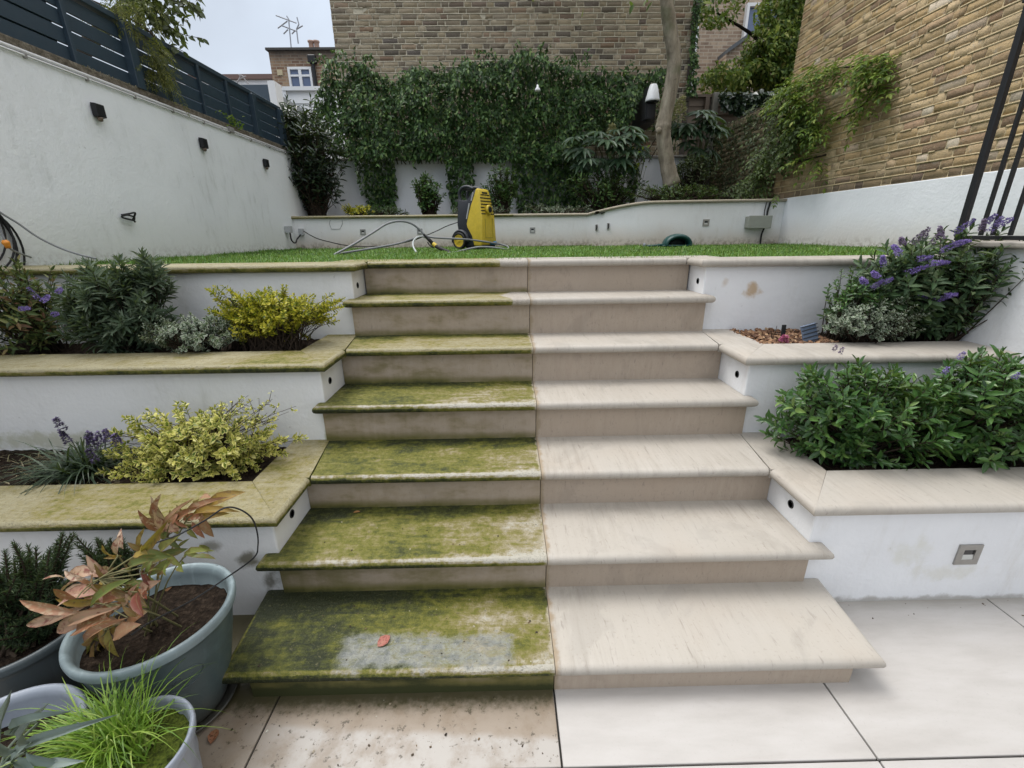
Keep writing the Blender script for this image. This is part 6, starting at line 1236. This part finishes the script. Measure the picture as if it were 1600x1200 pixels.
t = thing('wisteria', at(1205, 300, x=3.45), 'bright lime green climber trained along the tall right brick wall', 'climber'); link_mesh('bright_foliage', g1[0], g1[1], M_wist, t, False, g1[2])
P = np.concatenate([polypts(rg, [(1235, 175), (1230, 205), (1215, 230), (1195, 255), (1180, 285), (1165, 300)], 190, 3.44, (14, 10)), polypts(rg, [(1255, 165), (1262, 190), (1245, 225)], 50, 3.46, (8, 8))]); n = len(P)
g2 = pinnate(rg, P, rg.normal(size=(n, 3)) * .5 + A([-.4, -.4, -.5]), A([-.5, -.2, .9]) + rg.normal(size=(n, 3)) * .25, .17 + .08 * rg.random(n), 5, .30, .12)
link_mesh('shade_tinted_foliage', g2[0], g2[1], leaf_mat('shade_tinted_compound', [(0, (.03, .06, .012)), (.5, (.06, .105, .02)), (1, (.13, .19, .04))], None, .5, .25), t, False, g2[2])  # darker copy of the climber's leaf colours, with shade put into the colour
vs = [tube(smooth_path([at(a, b, x=3.52) for a, b in pl_], 5), .010, 6) for pl_ in ([(1190, 300), (1210, 250), (1225, 190), (1240, 150), (1290, 112), (1340, 103), (1382, 92)], [(1382, 92), (1374, 120), (1366, 145), (1340, 170), (1300, 190)], [(1205, 262), (1250, 252), (1290, 242)])]
part('vines', join(*vs), M_twig, t, True)
# ivy over the back fence and trees beyond
gf = creeper(R_(183), [(1122, 147), (1240, 146), (1215, 150), (1180, 165), (1150, 180), (1128, 175), (1118, 160)], 7.66, 900, .085, .055, (.03, .22), 'oval', 2, .8, 'y', 3)[0]
tag(link_mesh('fence_ivy', gf[0], gf[1], M_laurel, None, False, gf[2], False, at(1150, 160, y=7.6)), 'dark ivy hanging over the back panel fence', 'ivy')
def crown(rg, boxes, y, n, L, W, dep):
    out = []
    for (x0, y0, x1, y1, k) in boxes:
        c, rad = ell(x0, y0, x1, y1, y, dep); nn = int(n * k); d = rvec(rg, nn) * (rg.random((nn, 1)) ** .45); P = c + d * rad; P = P[vnoise(P, 4.2, int(x0)) > -.30]; m_ = len(P)
        out.append(leaves(P, rg.normal(size=(m_, 3)) * .6 + A([.1, -.3, -.7]), rg.normal(size=(m_, 3)) * .45 + A([0, -.4, .8]), L * (0.6 + .8 * rg.random(m_)), W * (0.6 + .8 * rg.random(m_)), 'dia'))
    return cat(*out)
rg = R_(184); b = at(1238, 150, y=9.0); t = thing('background_tree', (b[0], 9, 0), 'leafy yellow green tree beyond the back fence on the right', 'tree')
g = crown(rg, [(1075, -60, 1175, 42, .8), (1160, 30, 1262, 120, 1.3), (1090, 95, 1215, 150, 1.0), (1185, -40, 1280, 60, 1.0), (1150, 60, 1215, 130, .6), (1240, 60, 1275, 130, .5), (1180, 100, 1250, 150, .7)], 8.9, 3000, .095, .052, .6); link_mesh('crown', g[0], g[1], M_tree, t, False, g[2])
q = smooth_path([(b[0] + .1, 9.1, 0), at(1232, 140, y=9.1), at(1243, 90, y=9.1), at(1252, 40, y=9.1), at(1258, -20, y=9.1), at(1262, -120, y=9.1)], 6); lb = [tube(q, np.linspace(.20, .09, len(q)), 12)]
for e_ in ((1190, 110), (1150, 120), (1180, 60), (1120, 20)): lb.append(tube(smooth_path([at(1240, 118, y=9.1), at((1240 + e_[0]) / 2, (112 + e_[1]) / 2 - 8, y=9.0), at(*e_, y=8.9)], 5), np.linspace(.05, .015, 11), 7))
part('trunk', join(*lb), plain('dark_bark', (.018, .015, .012), .9, 0, .3, 20, .1), t, True)
gk = crown(R_(188), [(1228, 0, 1268, 150, 1)], 9.3, 1700, .10, .055, .3); tag(link_mesh('dark_ivy_column', gk[0], gk[1], M_laurel, None, False, gk[2], False, (b[0], 9.3, 3)), 'dark ivy clad trunk beyond the fence, hard by the tall right brick wall', 'ivy')
# left: tree over the slatted fence
rg = R_(185); b = at(215, 60, y=4.3); t = thing('overhanging_tree', (-4.2, 3.6, 0), 'tree leaning over the left slatted fence with dark hanging leaves', 'tree')
g1 = crown(rg, [(195, -70, 300, 22, .30), (212, -10, 258, 56, .16), (140, -90, 240, 2, .25)], 3.7, 1500, .075, .042, .4)
tw = [[(262, 8), (285, 5), (300, 10), (312, 20)], [(240, 30), (258, 38), (275, 48), (290, 55), (316, 60)], [(238, 60), (255, 68), (270, 72), (286, 80)], [(250, 15), (262, 25), (268, 30)], [(232, 40), (240, 58), (246, 70)], [(255, -5), (275, 2), (292, 2), (306, 8)], [(225, 50), (236, 72), (240, 88)], [(205, 20), (216, 44), (222, 62)], [(246, 34), (262, 44), (274, 60)], [(215, 10), (232, 22), (250, 30), (262, 44)]]
P = []; vt = []
for w_ in tw:
    q = smooth_path([at(a, c_, y=3.7) for a, c_ in w_], 6); vt.append(tube(q, .003, 5)); P += [q[i] for i in range(2, len(q), 2)] + [q[i] + A([0, 0, -.01]) for i in range(3, len(q), 4)]
P = A(P); g2 = leaves(P, rg.normal(size=P.shape) * .35 + A([.5, 0, -.6]), rg.normal(size=P.shape) * .4 + A([0, -1, .3]), .062, .036, 'oval')
g = cat(g1, g2); link_mesh('crown', g[0], g[1], leaf_mat('backlit_leaf', [(0, (.03, .042, .014)), (.6, (.07, .09, .026)), (1, (.15, .17, .05))], None, .5, .25), t, False, g[2])
part('trunk', join(tube(smooth_path([(-4.3, 3.7, 0), (-4.25, 3.7, 2.5), at(225, -20, y=3.7), at(250, -80, y=3.7)], 6), np.linspace(.09, .03, 19), 10), *vt), M_twig, t, True)
rg = R_(186); P = np.concatenate([at(238, 92, y=3.40) + rg.normal(size=(90, 3)) * A([.08, .05, .10]), at(175, 15, y=3.25) + rg.normal(size=(70, 3)) * A([.14, .05, .07])]); P[:, 0] = np.minimum(P[:, 0], -2.98); n = len(P)
g = pinnate(rg, P, rg.normal(size=(n, 3)) * .35 + A([.35, -.2, -.6]), rg.normal(size=(n, 3)) * .3 + A([.4, -.6, .4]), .10 + .05 * rg.random(n), 9, .30, .045)
P2 = [tube(smooth_path([(-3.6, 3.3, 3.3), (-3.25, 3.3, 3.16), (-3.06, 3.40, 3.05), (-3.0, 3.42, 2.88)], 5), .008, 6)]
t = thing('yew_branch', (-3.3, 3.3, 3.1), 'feathery olive green branch hanging over the slatted fence by its thick post', 'branch'); link_mesh('foliage', g[0], g[1], leaf_mat('yew_leaf', [(0, (.06, .075, .012)), (.6, (.14, .155, .022)), (1, (.26, .25, .05))]), t, False, g[2]); part('twig', join(*P2), M_twig, t, True)
rg = R_(187); n = 60; P = at(362, 190, x=-3.05) + rg.normal(size=(n, 3)) * A([.01, .10, .025]); gl = leaves(P, rg.normal(size=(n, 3)) + A([.5, 0, .5]), rvec(rg, n) + A([0, 0, 1]), .035, .02, 'oval'); tag(link_mesh('wall_weed', gl[0], gl[1], M_wist, None, False, gl[2], False, P[0]), 'small green weed growing on top of the left white wall', 'plant')

# crumbs of soil, seed husks and leaf bits on the steps and the paving
rg = R_(191); gs = []
for k in range(230):
    if k < 90: x_, y_, z_ = -.95 + rg.random() * .95, .0 + rg.random() * .28, ZS[0]
    elif k < 130: x_, y_, z_ = -.9 + rg.random() * .9, .30 + rg.random() * .28, ZS[1]
    elif k < 215: x_, y_, z_ = -1.1 + rg.random() * 1.08, -.02 - .23 * rg.random() ** 1.8, 0.0
    else: x_, y_, z_ = .9 + rg.random() * 1.0, .24 + rg.random() * .085, 0.0
    s = .0010 + .0028 * rg.random() ** 3; v, f = box(-1, 1, -.7, .7, -.2, .5); q = Matrix.Rotation(rg.random() * 6.28, 3, 'Z') @ Matrix.Rotation(rg.normal() * .3, 3, 'X'); gs.append((v * s @ A(q).T + A([x_, y_, z_ + s * .3]), f))
g = join(*gs); m = M('crumbs'); M_cr = m.done(m.ramp(m.isl(), [(0, (.02, .015, .01)), (.55, (.07, .05, .03)), (.8, (.16, .11, .06)), (.93, (.45, .42, .34)), (1, (.6, .58, .5))]), .9)
tag(link_mesh('leaf_crumbs', g[0], g[1], M_cr), 'dark crumbs and husks scattered on the lowest steps and paving', 'debris', None, 'stuff')
